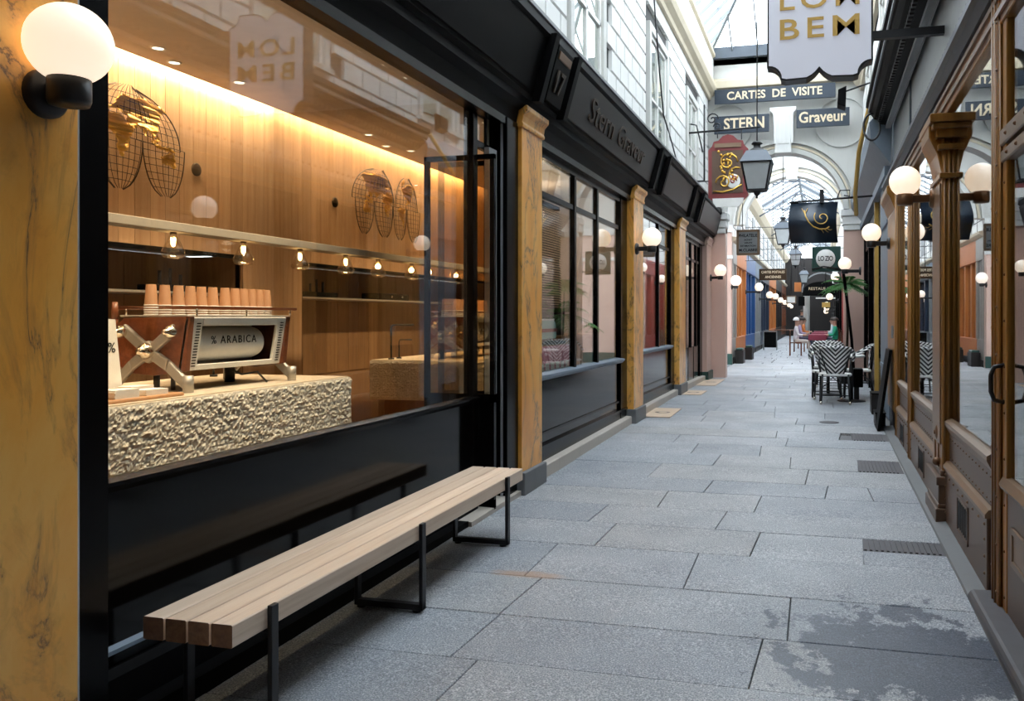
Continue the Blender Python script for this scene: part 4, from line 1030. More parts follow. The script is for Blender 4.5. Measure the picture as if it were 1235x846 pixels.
# column with plinth and capital
post(6.28,6.80,.775,'gilded_column',.30,2.86,2)
MB().box(.765,.776,6.34,6.74,.55,2.4).build('front_panel',M['brown_light'],rs,.004)
m=MB()
for (a,b,o_) in ((-.03,.12,.05),(.12,.15,.035),(.15,.28,.03),(.28,.34,.045),(.34,.38,.015)): m.box(.775-o_,G+.03,6.28-o_,6.80+o_*.6,a,b)
m.build('column_plinth',M['brown_metal'],rs,.008,2)
MB().sphere((.755,6.42,.42),.03,12,8).build('boss',M['bronze'],rs)
MB().lathe([(0,-.02),(.03,-.022),(.05,-.012),(.06,0)],(.775,6.5,.62),16,'x').lathe([(0,-.03),(.016,-.028),(.02,0)],(.775,6.5,.62),10,'x').build('rosette',M['bronze'],rs)
m=MB()
for (z0,z1,o_) in ((2.42,2.46,.02),(2.62,2.66,.03),(2.80,2.86,.09),(2.76,2.80,.07),(2.70,2.76,.045)): m.box(.775-o_,G+.05,6.28-o_,6.80+o_,z0,z1)
m.prism([(.775,2.46),(.745,2.6),(.69,2.72),(.69,2.80),(G,2.80),(G,2.46)],'y',6.31,6.77)
m.build('column_capital',M['gold_wood'],rs,.006)
post(4.46,4.64,.792,'gilded_post',-.03,3.05,2)
m=MB(); riv(m,.792,(4.49,),fr_(.1,2.9,.22),.009); riv(m,.792,(4.61,),fr_(.2,2.9,.3),.009); m.build('rivet',M['brown_light'],rs)['kind']='stuff'
post(8.6,8.85,.788,'gilded_post',.0,2.9,2); post(10.1,10.3,.788,'gilded_post',.02,2.9,2)
# near door
nd=thing('near_glazed_door','brown riveted glazed door with a curved handle at the right edge','door',(G,3.6,0))
MB().box(.815,.855,2.6,4.44,.02,.62).build('lower_panel',M['brown_metal'],nd,.004); MB().prism([(.80,.62),(.79,.64),(.81,.68),(.855,.69),(.855,.62)],'y',2.6,4.44).build('panel_mould',M['brown_light'],nd)
MB().box(.80,.815,3.28,4.23,.30,.33).box(.80,.815,3.28,4.23,.45,.48).box(.80,.815,4.20,4.23,.30,.48).box(.807,.815,3.28,4.20,.33,.45).build('letter_slot',M['brown_light'],nd,.003)
MB().box(G-.006,G,2.6,4.38,.69,2.25).build('pane',M['shop_glass'],nd); MB().box(.81,.86,4.36,4.45,.02,3.0).build('stile',M['gold_wood'],nd,.005)
MB().box(.795,.86,2.6,4.45,2.28,2.36).box(.80,.86,2.6,4.45,2.20,2.26).build('top_rail',M['brown_light'],nd,.006)
m=MB(); riv(m,.795,fr_(2.7,4.3,.18),(2.32,),.012); riv(m,.80,fr_(2.7,4.3,.18),(2.23,),.012); riv(m,.81,(4.40,),fr_(.1,2.1,.22),.008); m.build('rivet',M['bronze'],nd)['kind']='stuff'
MB().box(G-.006,G,2.6,4.38,2.36,3.0).build('transom_pane',M['shop_glass'],nd)
MB().tube([(.81,4.41,1.22),(.765,4.41,1.21),(.75,4.41,1.17),(.75,4.41,1.09),(.765,4.41,1.05),(.81,4.41,1.04)],.011,10).build('handle',M['black_iron'],nd)
th=struct(MB().prism([(.74,-.08),(.74,.01),(.76,.035),(.95,.04),(.95,-.08)],'y',1.5,4.72).build('trim_30',M['grate'],None,.008))
# behind the right glass: a dark room
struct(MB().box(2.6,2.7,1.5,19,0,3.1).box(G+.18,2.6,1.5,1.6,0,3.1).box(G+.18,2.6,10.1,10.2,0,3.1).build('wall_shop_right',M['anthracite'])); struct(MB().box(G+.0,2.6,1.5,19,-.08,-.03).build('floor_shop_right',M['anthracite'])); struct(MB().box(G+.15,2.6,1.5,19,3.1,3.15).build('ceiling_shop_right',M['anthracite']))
# lintel, steel cornice with beads, frieze, upper dark cornice
fr2=thing('metal_fascia','steel and gilded fascia with a row of dark beads over the right shopfront','fascia',(.8,7,2.9))
YA,YB=1.5,11.5
MB().box(.80,G+.05,YA,YB,2.88,3.06).build('gilded_lintel',M['gold_wood'],fr2,.006); MB().box(.785,.80,YA,YB,2.92,2.95).box(.785,.80,YA,YB,3.0,3.03).build('lintel_mould',M['brown_light'],fr2)
MB().prism([(.78,3.06),(.74,3.09),(.72,3.12),(.72,3.16),(.78,3.22),(.90,3.22),(.90,3.06)],'y',YA,YB).build('steel_cornice',M['steel'],fr2)
MB().box(.86,.92,YA,YB,3.22,3.95).build('frieze',M['frieze'],fr2)
bead=MB().sphere((0,0,0),.018,8,6); bme=bead.mesh('bead'); bme.materials.append(M['black_iron'])
og=ORG[fr2.name]; yy=4.0; nb=0
while yy<YB and nb<100:
    o=bpy.data.objects.new('bead',bme); COL.objects.link(o); o.parent=fr2; o.location=(.775-og[0],yy-og[1],3.245-og[2]); yy+=.12; nb+=1
up=thing('dark_cornice','heavy dark moulded cornice with dentils high above the right shopfront','cornice',(.75,7,3.9))
MB().prism([(.86,3.90),(.74,3.92),(.70,3.98),(.66,3.99),(.62,4.05),(.60,4.06),(.60,4.12),(.56,4.14),(.56,4.20),(.90,4.28)],'y',1.5,11.3).build('cornice_body',M['black_satin'],up)
MB().box(.585,.60,1.5,11.3,4.075,4.105).box(.80,.86,1.5,11.3,3.86,3.90).build('pale_fillet',M['frieze'],up)
dent=MB().box(-.02,.02,-.025,.025,0,.045).mesh('dentil'); dent.materials.append(M['anthracite']); og=ORG[up.name]
for i in range(72):
    o=bpy.data.objects.new('dentil',dent); COL.objects.link(o); o.parent=up; o.location=(.72-og[0],4.3+i*.097-og[1],3.925-og[2])
for y in (5.2,9.2,):
    MB().box(.84,.86,y,y+.08,3.22,3.9).build('frieze_strip',M['steel'],fr2)
globe_lamp('lit globe lamp on a long brass arm from the gilded column on the right',(.822,6.7,2.27),(.614,6.7,2.475),.114,'bronze',7)
globe_lamp('lit globe lamp above the black and white chairs, on the post beyond the gilded shopfront',(.84,11.15,2.3),(.62,11.15,2.52),.118,'black_iron',7)
# end board and the rest of the right side up to the crossing
gb=thing('gilded_end_board','plain golden wooden end board closing the right shopfront','board',(.87,10.95,.1))
MB().box(.84,.96,10.4,11.5,.32,2.9).build('board',M['gold_wood'],gb,.006); MB().prism([(.84,2.72),(.79,2.86),(.75,2.92),(.75,3.0),(.96,3.0),(.96,2.72)],'y',10.4,11.5).build('scroll_bracket',M['gold_wood'],gb,.01); MB().box(.86,.95,10.5,11.4,.05,.32).build('plinth',M['black_iron'],gb)
MB().box(.82,.84,10.6,10.7,1.2,1.35).build('hinge',M['frieze'],gb)
bs=thing('slate_shopfront','slate blue shopfront with dark glazing beyond the gilded shop','shopfront',(.88,14.5,.1))
MB().box(.86,1.0,11.5,13.1,.1,3.3).build('blue_panel',M['slate'],bs,.01); MB().box(.84,.86,11.65,12.95,.75,.80).box(.84,.86,11.65,12.95,2.7,2.74).build('panel_mould',M['slate'],bs)
MB().box(.90,1.0,13.1,18.6,.1,.8).box(.90,1.0,13.1,18.6,2.8,3.3).build('dark_frame',M['black'],bs); MB().box(.93,.94,13.2,18.6,.8,2.8).build('glass_pane',M['shop_glass'],bs)
for y in (13.15,14.9,16.6,18.3): MB().box(.87,.96,y,y+.12,.1,3.2).build('mullion',M['black'],bs,.005)
MB().box(.84,.90,14.2,14.3,.12,3.3).build('gold_strip',M['goldpaint'],bs)
sm=MB().box(.80,1.0,11.5,18.6,3.3,3.42).prism([(.86,3.42),(.62,3.75),(.60,3.95),(.9,4.3)],'y',11.3,18.5); sm.build('fascia_hood',M['slate'],bs)
lb_=thing('leaning_board','tall black framed menu board leaning against the golden end board','board',(.72,10.9,zf(10.9)))
# leaning black board: foot out in the paving, top against the wall
m=MB(); a0=Vector((.56,9.9,zf(9.9)+.005)); n_=Vector((.19,0,1.0))
def lean_board(mb,y0,y1,xb,z0,h,dx,t):
    mb.add([(xb,y0,z0),(xb+t,y0,z0),(xb+t,y1,z0),(xb,y1,z0),(xb+dx,y0,z0+h),(xb+dx+t,y0,z0+h),(xb+dx+t,y1,z0+h),(xb+dx,y1,z0+h)],[(0,3,2,1),(4,5,6,7),(0,1,5,4),(1,2,6,5),(2,3,7,6),(3,0,4,7)])
z0=zf(10.3)
m=MB(); lean_board(m,10.6,11.2,.655,z0+.008,.98,.14,.035); m.build('frame',M['black_satin'],lb_,.004)
m=MB(); lean_board(m,10.66,11.14,.652+.012,z0+.07,.84,.12,.004); m.build('slate_face',M['steel'],lb_)

for o_ in (rs,nd,fr2): o_.location.x+=.047
# hanging box sign
sg=thing('lit_box_sign','backlit white hanging box sign with gold LOM BEM lettering','sign',(.0,6.8,3.3))
def sign_outline(w_,z0,z1,cz=.16):
    # scalloped bottom and top edges
    P=[]
    h=w_/2
    def arc(cx,cz_,r,a,b,n=6): return [(cx+r*math.cos(math.radians(a+(b-a)*i/n)),cz_+r*math.sin(math.radians(a+(b-a)*i/n))) for i in range(n+1)]
    bot=arc(-h,z0+.0,.105,90,0)[0:]       # concave bottom-left corner
    bot+=[(-h+.14,z0-.01),(-.10,z0-.005),(-.06,z0+.015),(-.03,z0+.04),(0,z0+.075),(.03,z0+.04),(.06,z0+.015),(.10,z0-.005),(h-.14,z0-.01)]
    bot+=arc(h,z0+.0,.105,180,90)
    top=[(x,z0+z1-z) for x,z in reversed(bot)]
    return bot+top
ol=sign_outline(.80,3.32,4.26)
def shift(P,dx): return [(x+dx,z) for x,z in P]
OX=-.012
MB().prism(shift(ol,OX),'y',6.76,6.90).build('casing',M['black_iron'],sg)
cxm=sum(p[0] for p in ol)/len(ol); czm=3.79
inner=[(OX+p[0]*.965, czm+(p[1]-czm)*.972) for p in ol]
for (y,nm) in ((6.757,'front'),(6.903,'back')):
    MB().prism(inner,'y',y-.002,y+.002).build('light_face',M['signbox'],sg)
for (yy,fc) in ((6.748,'-y'),(6.912,'+y')):
    text('lettering','BEM',.225,M['goldpaint'],sg,(OX+.0,yy,3.70),fc,.004,.002,0,1.25,.60,0,'gold letters'); text('lettering','LOM',.225,M['goldpaint'],sg,(OX+.0,yy,3.93),fc,.004,.002,0,1.25,.60,0,'gold letters')
MB().box(.39,.91,6.80,6.86,3.60,3.66).build('bracket_arm',M['black_iron'],sg); MB().box(.39,.91,6.80,6.86,4.1,4.15).build('bracket_arm',M['black_iron'],sg)
sg.rotation_euler=(0,0,0)

# signs on the arch wall
def board(name,label,x0,x1,z0,z1,y,m,txts,t=.05,frame=None,th_=True):
    o=thing(name,label,'sign',((x0+x1)/2,y,z0))
    MB().box(x0,x1,y-t,y,z0,z1).build('board',M[m],o,.005)
    if frame:
        f=.035; MB().box(x0-.01,x0+f,y-t-.015,y,z0,z1).box(x1-f,x1+.01,y-t-.015,y,z0,z1).box(x0,x1,y-t-.015,y,z1-f,z1+.01).box(x0,x1,y-t-.015,y,z0-.01,z0+f).build('frame',M[frame],o)
    for (tx,sz,x,z,mt,w_) in txts: text('lettering',tx,sz,M[mt],o,(x,y-t-.004,z),'-y',.003,sz*.02,0,1,w_)
    return o
M['goldtext']=mat('gilt_lettering',(.75,.62,.42),.45)
board('name_board','long navy board reading CARTES DE VISITE above the arch',-2.24,.30,6.08,6.39,18.36,'navy',[('CARTES  DE  VISITE',.24,-.97,6.235,'goldtext',2.0)])
board('name_board','navy board reading STERN left of the keystone',-2.24,-1.07,5.42,5.80,18.30,'navy',[('STERN',.34,-1.6,5.61,'goldtext',.86)])
board('name_board','navy board reading Graveur right of the keystone',-.50,.58,5.46,5.84,18.30,'navy',[('Graveur',.32,.03,5.66,'goldtext',.96)])
# maroon shield sign
ms=thing('shield_sign','maroon shaped hanging sign with gold scroll ornament and white plaque','sign',(-1.66,16,3.55))
P=[(-2.03,3.72),(-1.95,3.66),(-1.37,3.66),(-1.28,3.74),(-1.28,4.62),(-1.36,4.70),(-1.38,4.78),(-1.48,4.80),(-1.56,4.88),(-1.66,4.91),(-1.76,4.88),(-1.84,4.80),(-1.93,4.78),(-1.96,4.70),(-2.03,4.62)]
MB().prism([(x-.04,z) for x,z in P],'y',15.97,16.03).build('panel',M['maroon'],ms)
MB().box(-2.0,-1.42,15.955,15.97,3.80,4.60).build('gilt_ground',M['brown_metal'],ms)
m=MB()
def spiral(cx,cz,r0,turns,s_=1,y=15.95,r=.016,ph=0):
    return [(cx+s_*r0*(1-t/ (turns*12+2))*math.cos(ph+t*PI/6),y,cz+r0*(1-t/(turns*12+2))*math.sin(ph+t*PI/6)) for t in range(int(turns*12)+1)]
m.tube(spiral(-1.70,4.38,.19,1.4),.016,6).tube(spiral(-1.78,4.0,.15,1.3,-1),.018,6).tube(spiral(-1.56,4.12,.17,.9,1,ph=1),.016,6).tube([(-1.98,15.95,3.84),(-1.8,15.95,3.82),(-1.6,15.95,3.86),(-1.44,15.95,3.95)],.016,6)
for q in range(26): m.sphere((-1.72+.17*math.cos(q*1.7)*(.3+q/40),15.95,4.3+.32*math.sin(q*1.1)*(.4+q/45)),.028,6,4)
m.build('gold_scrollwork',M['gold'],ms)
m=MB(); m.lathe([(0,-.01),(.11,-.01),(.135,0)],(-1.60,15.955,4.02),18,'y'); m.build('white_medallion',M['white'],ms); 
m=MB(); m.tube(spiral(-1.60,4.02,.07,1.2,1,15.94),.012,5).tube(spiral(-1.57,4.07,.05,1,-1,15.94),.01,5); m.build('red_monogram',M['red'],ms)
MB().prism([(-1.98,3.62),(-1.92,3.54),(-1.50,3.54),(-1.42,3.62),(-1.40,3.70),(-1.99,3.70)],'y',15.95,15.99).build('white_plaque',M['paper'],ms)
MB().box(-1.95,-1.45,15.945,15.956,4.66,4.74).build('title_band',M['brown_light'],ms)
# iron wall bracket holding the shield sign
ib=thing('iron_bracket','black iron wall bracket with scrolls holding the maroon shield sign','bracket',(-2.4,16.0,3.9))
MB().tube([(-2.44,16,4.98),(-1.1,16,5.02)],.02,6).tube([(-2.15,16,4.05),(-2.15,16,5.5)],.018,6).tube([(-2.44,16,4.05),(-2.15,16,4.05)],.018,6).tube([(-2.42,16,5.15),(-2.3,16,5.12),(-2.18,16,4.6)],.015,6).build('frame',M['black_iron'],ib)
MB().tube([(x,16,z+1.1) for x,_,z in spiral(-2.0,4.12,.12,1.5)],.014,6).tube([(x,16,z+.9) for x,_,z in spiral(-1.9,4.17,.08,1.4,-1)],.012,6).build('scroll',M['black_iron'],ib)
MB().tube([(-1.9,16,4.85),(-1.9,16,4.99)],.01,5).tube([(-1.45,16,4.8),(-1.45,16,5.0)],.01,5).build('hook',M['black_iron'],ib)
# stamp dealer's sign
ps=board('shop_sign','grey framed sign reading PHILATELIE hanging left of the lanterns',-1.625,-1.19,2.70,3.19,17.0,'frieze',[('PHILATELIE',.085,-1.405,3.08,'black_satin',.37),('ACHAT',.045,-1.405,2.995,'black_satin',.16),('VENTE',.045,-1.405,2.935,'black_satin',.16),('ESTIMATION',.045,-1.405,2.875,'black_satin',.30),('M.CLABRE',.075,-1.405,2.79,'black_satin',.36)],.03,'brown_light')
MB().tube([(-1.52,16.985,3.19),(-1.52,16.985,4.2)],.008,5).tube([(-2.44,16.985,4.2),(-1.50,16.985,4.2)],.012,5).build('hanger',M['black_iron'],ps)
# snail banner
sb=thing('snail_banner','black curved metal banner with a gold snail hanging over the passage','sign',(-.12,14,2.66))
m=MB(); n=14; vs=[]; fs=[]
for j in range(n+1):
    t=j/n; z=2.66+t*.66; y=14+.10*math.cos(t*PI*2)
    for x in (-.51+.03*math.sin(t*PI)*-1+.03,.27-.03*math.sin(t*PI)): vs.append((x,y,z+.0)); 
    for x in (-.51+.03*math.sin(t*PI)*-1+.03,.27-.03*math.sin(t*PI)): vs.append((x,y+.02,z))
for j in range(n):
    a=j*4; fs+= [(a,a+1,a+5,a+4),(a+2,a+6,a+7,a+3),(a,a+4,a+6,a+2),(a+1,a+3,a+7,a+5)]
fs+=[(0,2,3,1),(n*4,n*4+1,n*4+3,n*4+2)]
m.add(vs,fs,True).build('banner_sheet',M['navy'],sb)
def yb_(z): return 14+.10*math.cos((z-2.66)/.66*PI*2)-.012
def on(pts,r): return MB().tube([(x,yb_(z),z) for x,z in pts],r,6)
sp=[(.02+(.135-.0075*t*.75)*math.cos(t*PI/8+2.5),3.05+(.135-.0075*t*.75)*math.sin(t*PI/8+2.5)) for t in range(0,22)]
mg=on(sp,.009); 
mg2=on([(-.26,3.18),(-.24,3.08),(-.19,2.98),(-.12,2.91),(-.02,2.87),(.08,2.87),(.13,2.90)],.012)
mg3=on([(-.25,3.12),(-.30,3.22)],.006); mg4=on([(-.24,3.14),(-.21,3.22)],.006)
for q,mm in enumerate((mg,mg2,mg3,mg4)): mm.build('gold_snail',M['goldpaint'],sb)
for (a,b) in (((.05,2.87),(.12,2.82)),((.08,2.88),(.17,2.86)),((.0,2.87),(.04,2.81))): on([a,((a[0]+b[0])/2+.02,(a[1]+b[1])/2-.02),b],.005).build('gold_flourish',M['goldpaint'],sb)
MB().tube([(-.5,14.1,3.33),(.9,14.1,3.40)],.018,6).build('support_arm',M['black_iron'],sb); MB().box(-.02,.05,14.04,14.12,3.30,3.52).build('hook_block',M['black_iron'],sb); MB().tube([(x,14.1,z) for x,z in [(.25,3.36),(.3,3.5),(.45,3.5),(.45,3.4),(.36,3.42)]],.012,5).build('scroll',M['black_iron'],sb)
MB().box(.87,.92,13.98,14.2,3.3,3.5).build('wall_plate',M['black_iron'],sb)
# round sign on green board
lz=thing('round_sign','white disc sign reading LO ZIO on a green board under the snail banner','sign',(.1,19,2.5))
MB().box(-.19,.42,19.0,19.05,2.45,3.0).build('green_board',M['green'],lz,.01); MB().lathe([(0,-.03),(.20,-.03),(.205,-.02),(.205,0)],(.10,19.0,2.73),28,'y').build('disc',M['white'],lz)
text('lettering','LO ZIO',.15,M['black_satin'],lz,(.10,18.965,2.73),'-y',.002,.002,0,.9,.31)
MB().tube([(-.19,18.98,2.5),(.05,18.98,2.56),(.42,18.98,2.5)],.02,6).tube([(.42,19,2.52),(.95,19,2.52)],.02,6).build('iron_arm',M['black_iron'],lz)
# lanterns
def lantern():
    o=thing('hanging_lantern','x','lantern',(0,0,0))
    MB().prism([(-.17,.0),(.17,.0),(.17,.0),(-.17,.0)],'y',0,0) 
    def fru(w0,z0,w1,z1): 
        return MB().add([(-w0,-w0,z0),(w0,-w0,z0),(w0,w0,z0),(-w0,w0,z0),(-w1,-w1,z1),(w1,-w1,z1),(w1,w1,z1),(-w1,w1,z1)],[(0,3,2,1),(4,5,6,7),(0,1,5,4),(1,2,6,5),(2,3,7,6),(3,0,4,7)])
    fru(.125,.06,.195,.42).build('glass_body',M['lantern_glass'],o)
    m=MB()
    for sx,sy in ((1,1),(1,-1),(-1,-1),(-1,1)): m.bar((sx*.127,sy*.127,.05),(sx*.199,sy*.199,.43),.018)
    for w_,z in ((.127,.055),(.2,.43)):
        for (a,b) in (((-1,-1),(1,-1)),((1,-1),(1,1)),((1,1),(-1,1)),((-1,1),(-1,-1))): m.bar((a[0]*w_,a[1]*w_,z),(b[0]*w_,b[1]*w_,z),.02)
    m.build('frame',M['black_iron'],o)
    fru(.225,.44,.15,.58).build('roof_skirt',M['steel'],o); fru(.15,.58,.14,.60).build('roof_rim',M['steel'],o)
    MB().lathe([(.12,.60),(.10,.63),(.05,.66),(.05,.70),(.08,.71),(.06,.74),(0,.75)],(0,0,0),16).build('finial',M['black_iron'],o)
    MB().lathe([(0,-.06),(.02,-.05),(.015,-.02),(.04,.0),(.05,.04),(.12,.055)],(0,0,0),14).build('bottom_drop',M['black_iron'],o)
    return o
ln=lantern(); specs=[(-.87,12.0,3.18,'large grey square lantern nearest the camera, in front of the shield sign',5.6),(-.93,21.8,3.25,'second hanging lantern, left of the snail banner',3.6),(-.85,30,3.2,'third hanging lantern, seen below the snail banner',3.3),(-.75,40,3.0,'fourth small lantern far down the passage',3.2),(-.1,36,3.6,'small far lantern right of the passage axis under the round sign',2.4)]
for i,(x,y,z,lb,rod) in enumerate(specs):
    o=ln if i==0 else copy_tree(ln)
    o.location=(x,y,z); o['label']=lb.replace('hexagonal-looking ','')
    r_=MB().tube([(0,0,.74),(0,0,.74+rod-(.0))],.009,5); me=r_.mesh('suspension_rod'); me.materials.append(M['black_iron'])
    q=bpy.data.objects.new('suspension_rod',me); COL.objects.link(q); q.parent=o
# outdoor loudspeaker with arm, cable loop
cm=thing('wall_camera','small black angular camera box on an arm from the right cornice','camera',(.3,11,4.2))
MB().prism([(.20,4.12),(.30,4.08),(.31,4.34),(.21,4.30)],'y',10.9,11.15).build('housing',M['black_satin'],cm,.006); MB().tube([(.28,11.05,4.30),(.60,11.15,4.42)],.012,6).build('arm',M['black_iron'],cm)
o=MB().tube([(.62+.10*math.cos(t*PI/10),11.1+.2*math.sin(t*PI/10)*.3,3.85+.18*math.sin(t*PI/10)) for t in range(20)],.014,6,True).build('cable_coil',M['black_iron']); tag(o,'coil of black cable hung at the end of the dark cornice','cable')
o=MB().tube([(.60,11.35,4.15),(.50,11.9,3.7),(.47,12.4,3.2),(.50,12.8,2.95)],.03,6).build('gilded_rail',M['goldpaint']); tag(o,'curved gilded rail descending at the end of the right cornice','rail')
# downpipe and cloth on the left upper wall
o=MB().tube([(XL+.06,12.0,6.3),(XL+.05,12.55,5.2),(XL+.05,12.9,4.6),(XL+.05,13.7,4.3),(XL+.05,14.6,3.9)],.012,6).build('loose_cable',M['black_iron']); tag(o,'thin dark cable drooping across the white wall beside the second window','cable')
o=thing('hanging_cloth','faded blue cloth hanging over the sill of the upper left window','cloth',(XL+.1,12.6,3.5))
m=MB(); vs=[];fs=[]
for j in range(9):
    for i in range(13):
        y=12.25+i*.05; z=4.05-j*.06; vs.append((XL+.11+.02*math.sin(i*1.3)+j*.003,y,z))
for j in range(8):
    for i in range(12): a=j*13+i; fs.append((a,a+1,a+14,a+13))
m.add(vs,fs,True); q=m.build('fabric',M['cloth_blue'],o); sd=q.modifiers.new('thick','SOLIDIFY'); sd.thickness=.008
# ================================================================= BISTRO CHAIRS, FAR PASSAGE
def weave(name):
    t=NT(name,.45); v=t.tc.outputs['Object']; s=t.sep(v)
    ax=t.math('ABSOLUTE',s[0]); k=t.math('ADD',t.math('MULTIPLY',ax,1.0),s[2]); f=t.math('FRACT',t.math('MULTIPLY',t.math('SUBTRACT',s[2],ax),15.0))
    c=t.mix(t.math('GREATER_THAN',f,.5),(.012,.012,.014),(.80,.80,.78)); t.color(c); return t.m
M['weave']=weave('black_white_woven_cane')
def chair():
    o=thing('bistro_chair','x','chair',(0,0,0))   # faces +y, so its back is towards -y
    # flared woven backrest
    m=MB(); n=10; vs=[];fs=[]
    for j in range(9):
        t=j/8; z=.47+.42*t; hw=.11+.13*t; 
        for i in range(n+1):
            u=-1+2*i/n; vs.append((u*hw, -.20-.05*t+.05*u*u*(.5+t*.4), z-.02*u*u))
    for j in range(8):
        for i in range(n): a=j*(n+1)+i; fs.append((a,a+1,a+n+2,a+n+1))
    q=m.add(vs,fs,True).build('backrest',M['weave'],o); sd=q.modifiers.new('t','SOLIDIFY'); sd.thickness=.012
    # rolled woven crest rail and arms
    MB().tube([(.27,.16,.66),(.28,.0,.72),(.27,-.14,.80),(.20,-.22,.86),(.0,-.26,.875),(-.20,-.22,.86),(-.27,-.14,.80),(-.28,.0,.72),(-.27,.16,.66)],.024,8).build('arm_rail',M['weave'],o)
    MB().prism([(-.22,-.20),(.22,-.20),(.25,.0),(.23,.22),(-.23,.22),(-.25,.0)],'z',.43,.465).build('seat',M['white'],o,.01,2)
    for sx in (-1,1):
        MB().tube([(sx*.19,-.20,.46),(sx*.20,-.22,.2),(sx*.215,-.25,.0)],.015,8).build('leg',M['black_iron'],o)
        MB().tube([(sx*.24,.18,.68),(sx*.22,.20,.44),(sx*.225,.22,.0)],.015,8).build('leg',M['black_iron'],o)
        MB().tube([(sx*.12,-.21,.47),(sx*.24,-.25,.86)],.012,6).build('back_stile',M['black_iron'],o)
        MB().cyl((sx*.215,-.25,.0),(sx*.214,-.25,.05),.018,8).build('ferrule',M['chrome'],o)
    MB().tube([(.2,-.22,.25),(.21,.20,.25),(-.21,.20,.25),(-.2,-.22,.25)],.009,6,True).tube([(.2,-.23,.14),(-.2,-.23,.14)],.009,6).tube([(.2,-.22,.25),(0,0,.43)],.007,5).tube([(-.2,-.22,.25),(0,0,.43)],.007,5).build('stretcher',M['black_iron'],o)
    return o
ch=chair()
cspec=[(.215,13.5,0,'nearest black and white woven bistro chair, back to the camera'),(.10,14.2,.05,'black and white bistro chair directly behind the nearest one'),(.10,15.6,PI,'black and white bistro chair facing the camera beyond the first table'),(.14,16.7,0,'black and white bistro chair, last of the near cluster'),(.60,14.7,PI/2,'black and white bistro chair side-on against the right wall')]
for i,(x,y,rz,lb) in enumerate(cspec):
    o=ch if i==0 else copy_tree(ch)
    o.location=(x,y,zf(y)); o.rotation_euler=(0,0,rz); o['label']=lb; o['group']='woven bistro chairs by the right wall'
def table(x,y,lb,top='white',r=.32):
    z=zf(y); o=thing('bistro_table',lb,'table',(x,y,z))
    MB().lathe([(0,.70),(r,.70),(r+.008,.71),(r+.008,.725),(r,.735),(0,.735)],(x,y,z),28).build('tabletop',M[top],o)
    MB().cyl((x,y,z+.02),(x,y,z+.70),.03,12).build('pedestal',M['black_iron'],o); MB().lathe([(0,.035),(.06,.03),(.22,.012),(.22,0)],(x,y,z),20).build('foot',M['black_iron'],o)
    return o
table(.12,14.92,'round bistro table hidden between the woven chairs'); table(.47,13.9,'small round bistro table right of the nearest woven chair','white',.2)
o=thing('black_crate','small black box fixed below the bistro table by the right wall','box',(.55,14.3,.3)); MB().box(.46,.66,14.15,14.4,.32,.62).build('body',M['black_satin'],o,.01); MB().box(.52,.60,14.2,14.3,.12,.32).build('stand',M['black_iron'],o)
# boxes and clutter by the wall base
for i,(x,y,h,lb) in enumerate(((.72,11.2,.16,'low black planter tray at the wall foot behind the leaning board'),(.74,12.4,.28,'small dark box at the foot of the slate blue wall'))):
    o=thing('wall_box',lb,'box',(x,y,zf(y))); MB().box(x-.06,x+.06,y-.2,y+.2,zf(y),zf(y)+h).build('body',M['anthracite'],o,.01); MB().box(x-.065,x+.065,y-.21,y+.21,zf(y)+h,zf(y)+h+.015).build('lid',M['black_satin'],o)
plant('tall feathery green palm beyond the woven chairs on the right',(.50,17.6,.12),30,.62,stem=1.75,seed=9,pot=.2)
o=MB().tube([(.40,16.9,2.5),(.47,17.2,2.0),(.60,17.6,1.0),(.66,17.8,.12)],.03,8).build('leaning_pole',M['black_satin']); tag(o,'black leaning awning pole in front of the pink pier on the right','pole')
globe_lamp('lit globe lamp by the palm on the right',(.70,15.8,2.3),(.42,15.8,2.42),.115,power=7)
for i,(x,y,z) in enumerate(((.42,25.6,3.0),(.46,29,2.8),(.35,36,2.3),(.3,47,1.95),(.3,52,1.8),(.28,44,2.1))):
    globe_lamp('%s lit globe lamp along the right side beyond the crossing'%['first','second','third','fifth','sixth','fourth'][i],(.71,y,z-.15),(x,y,z),.14,power=5)
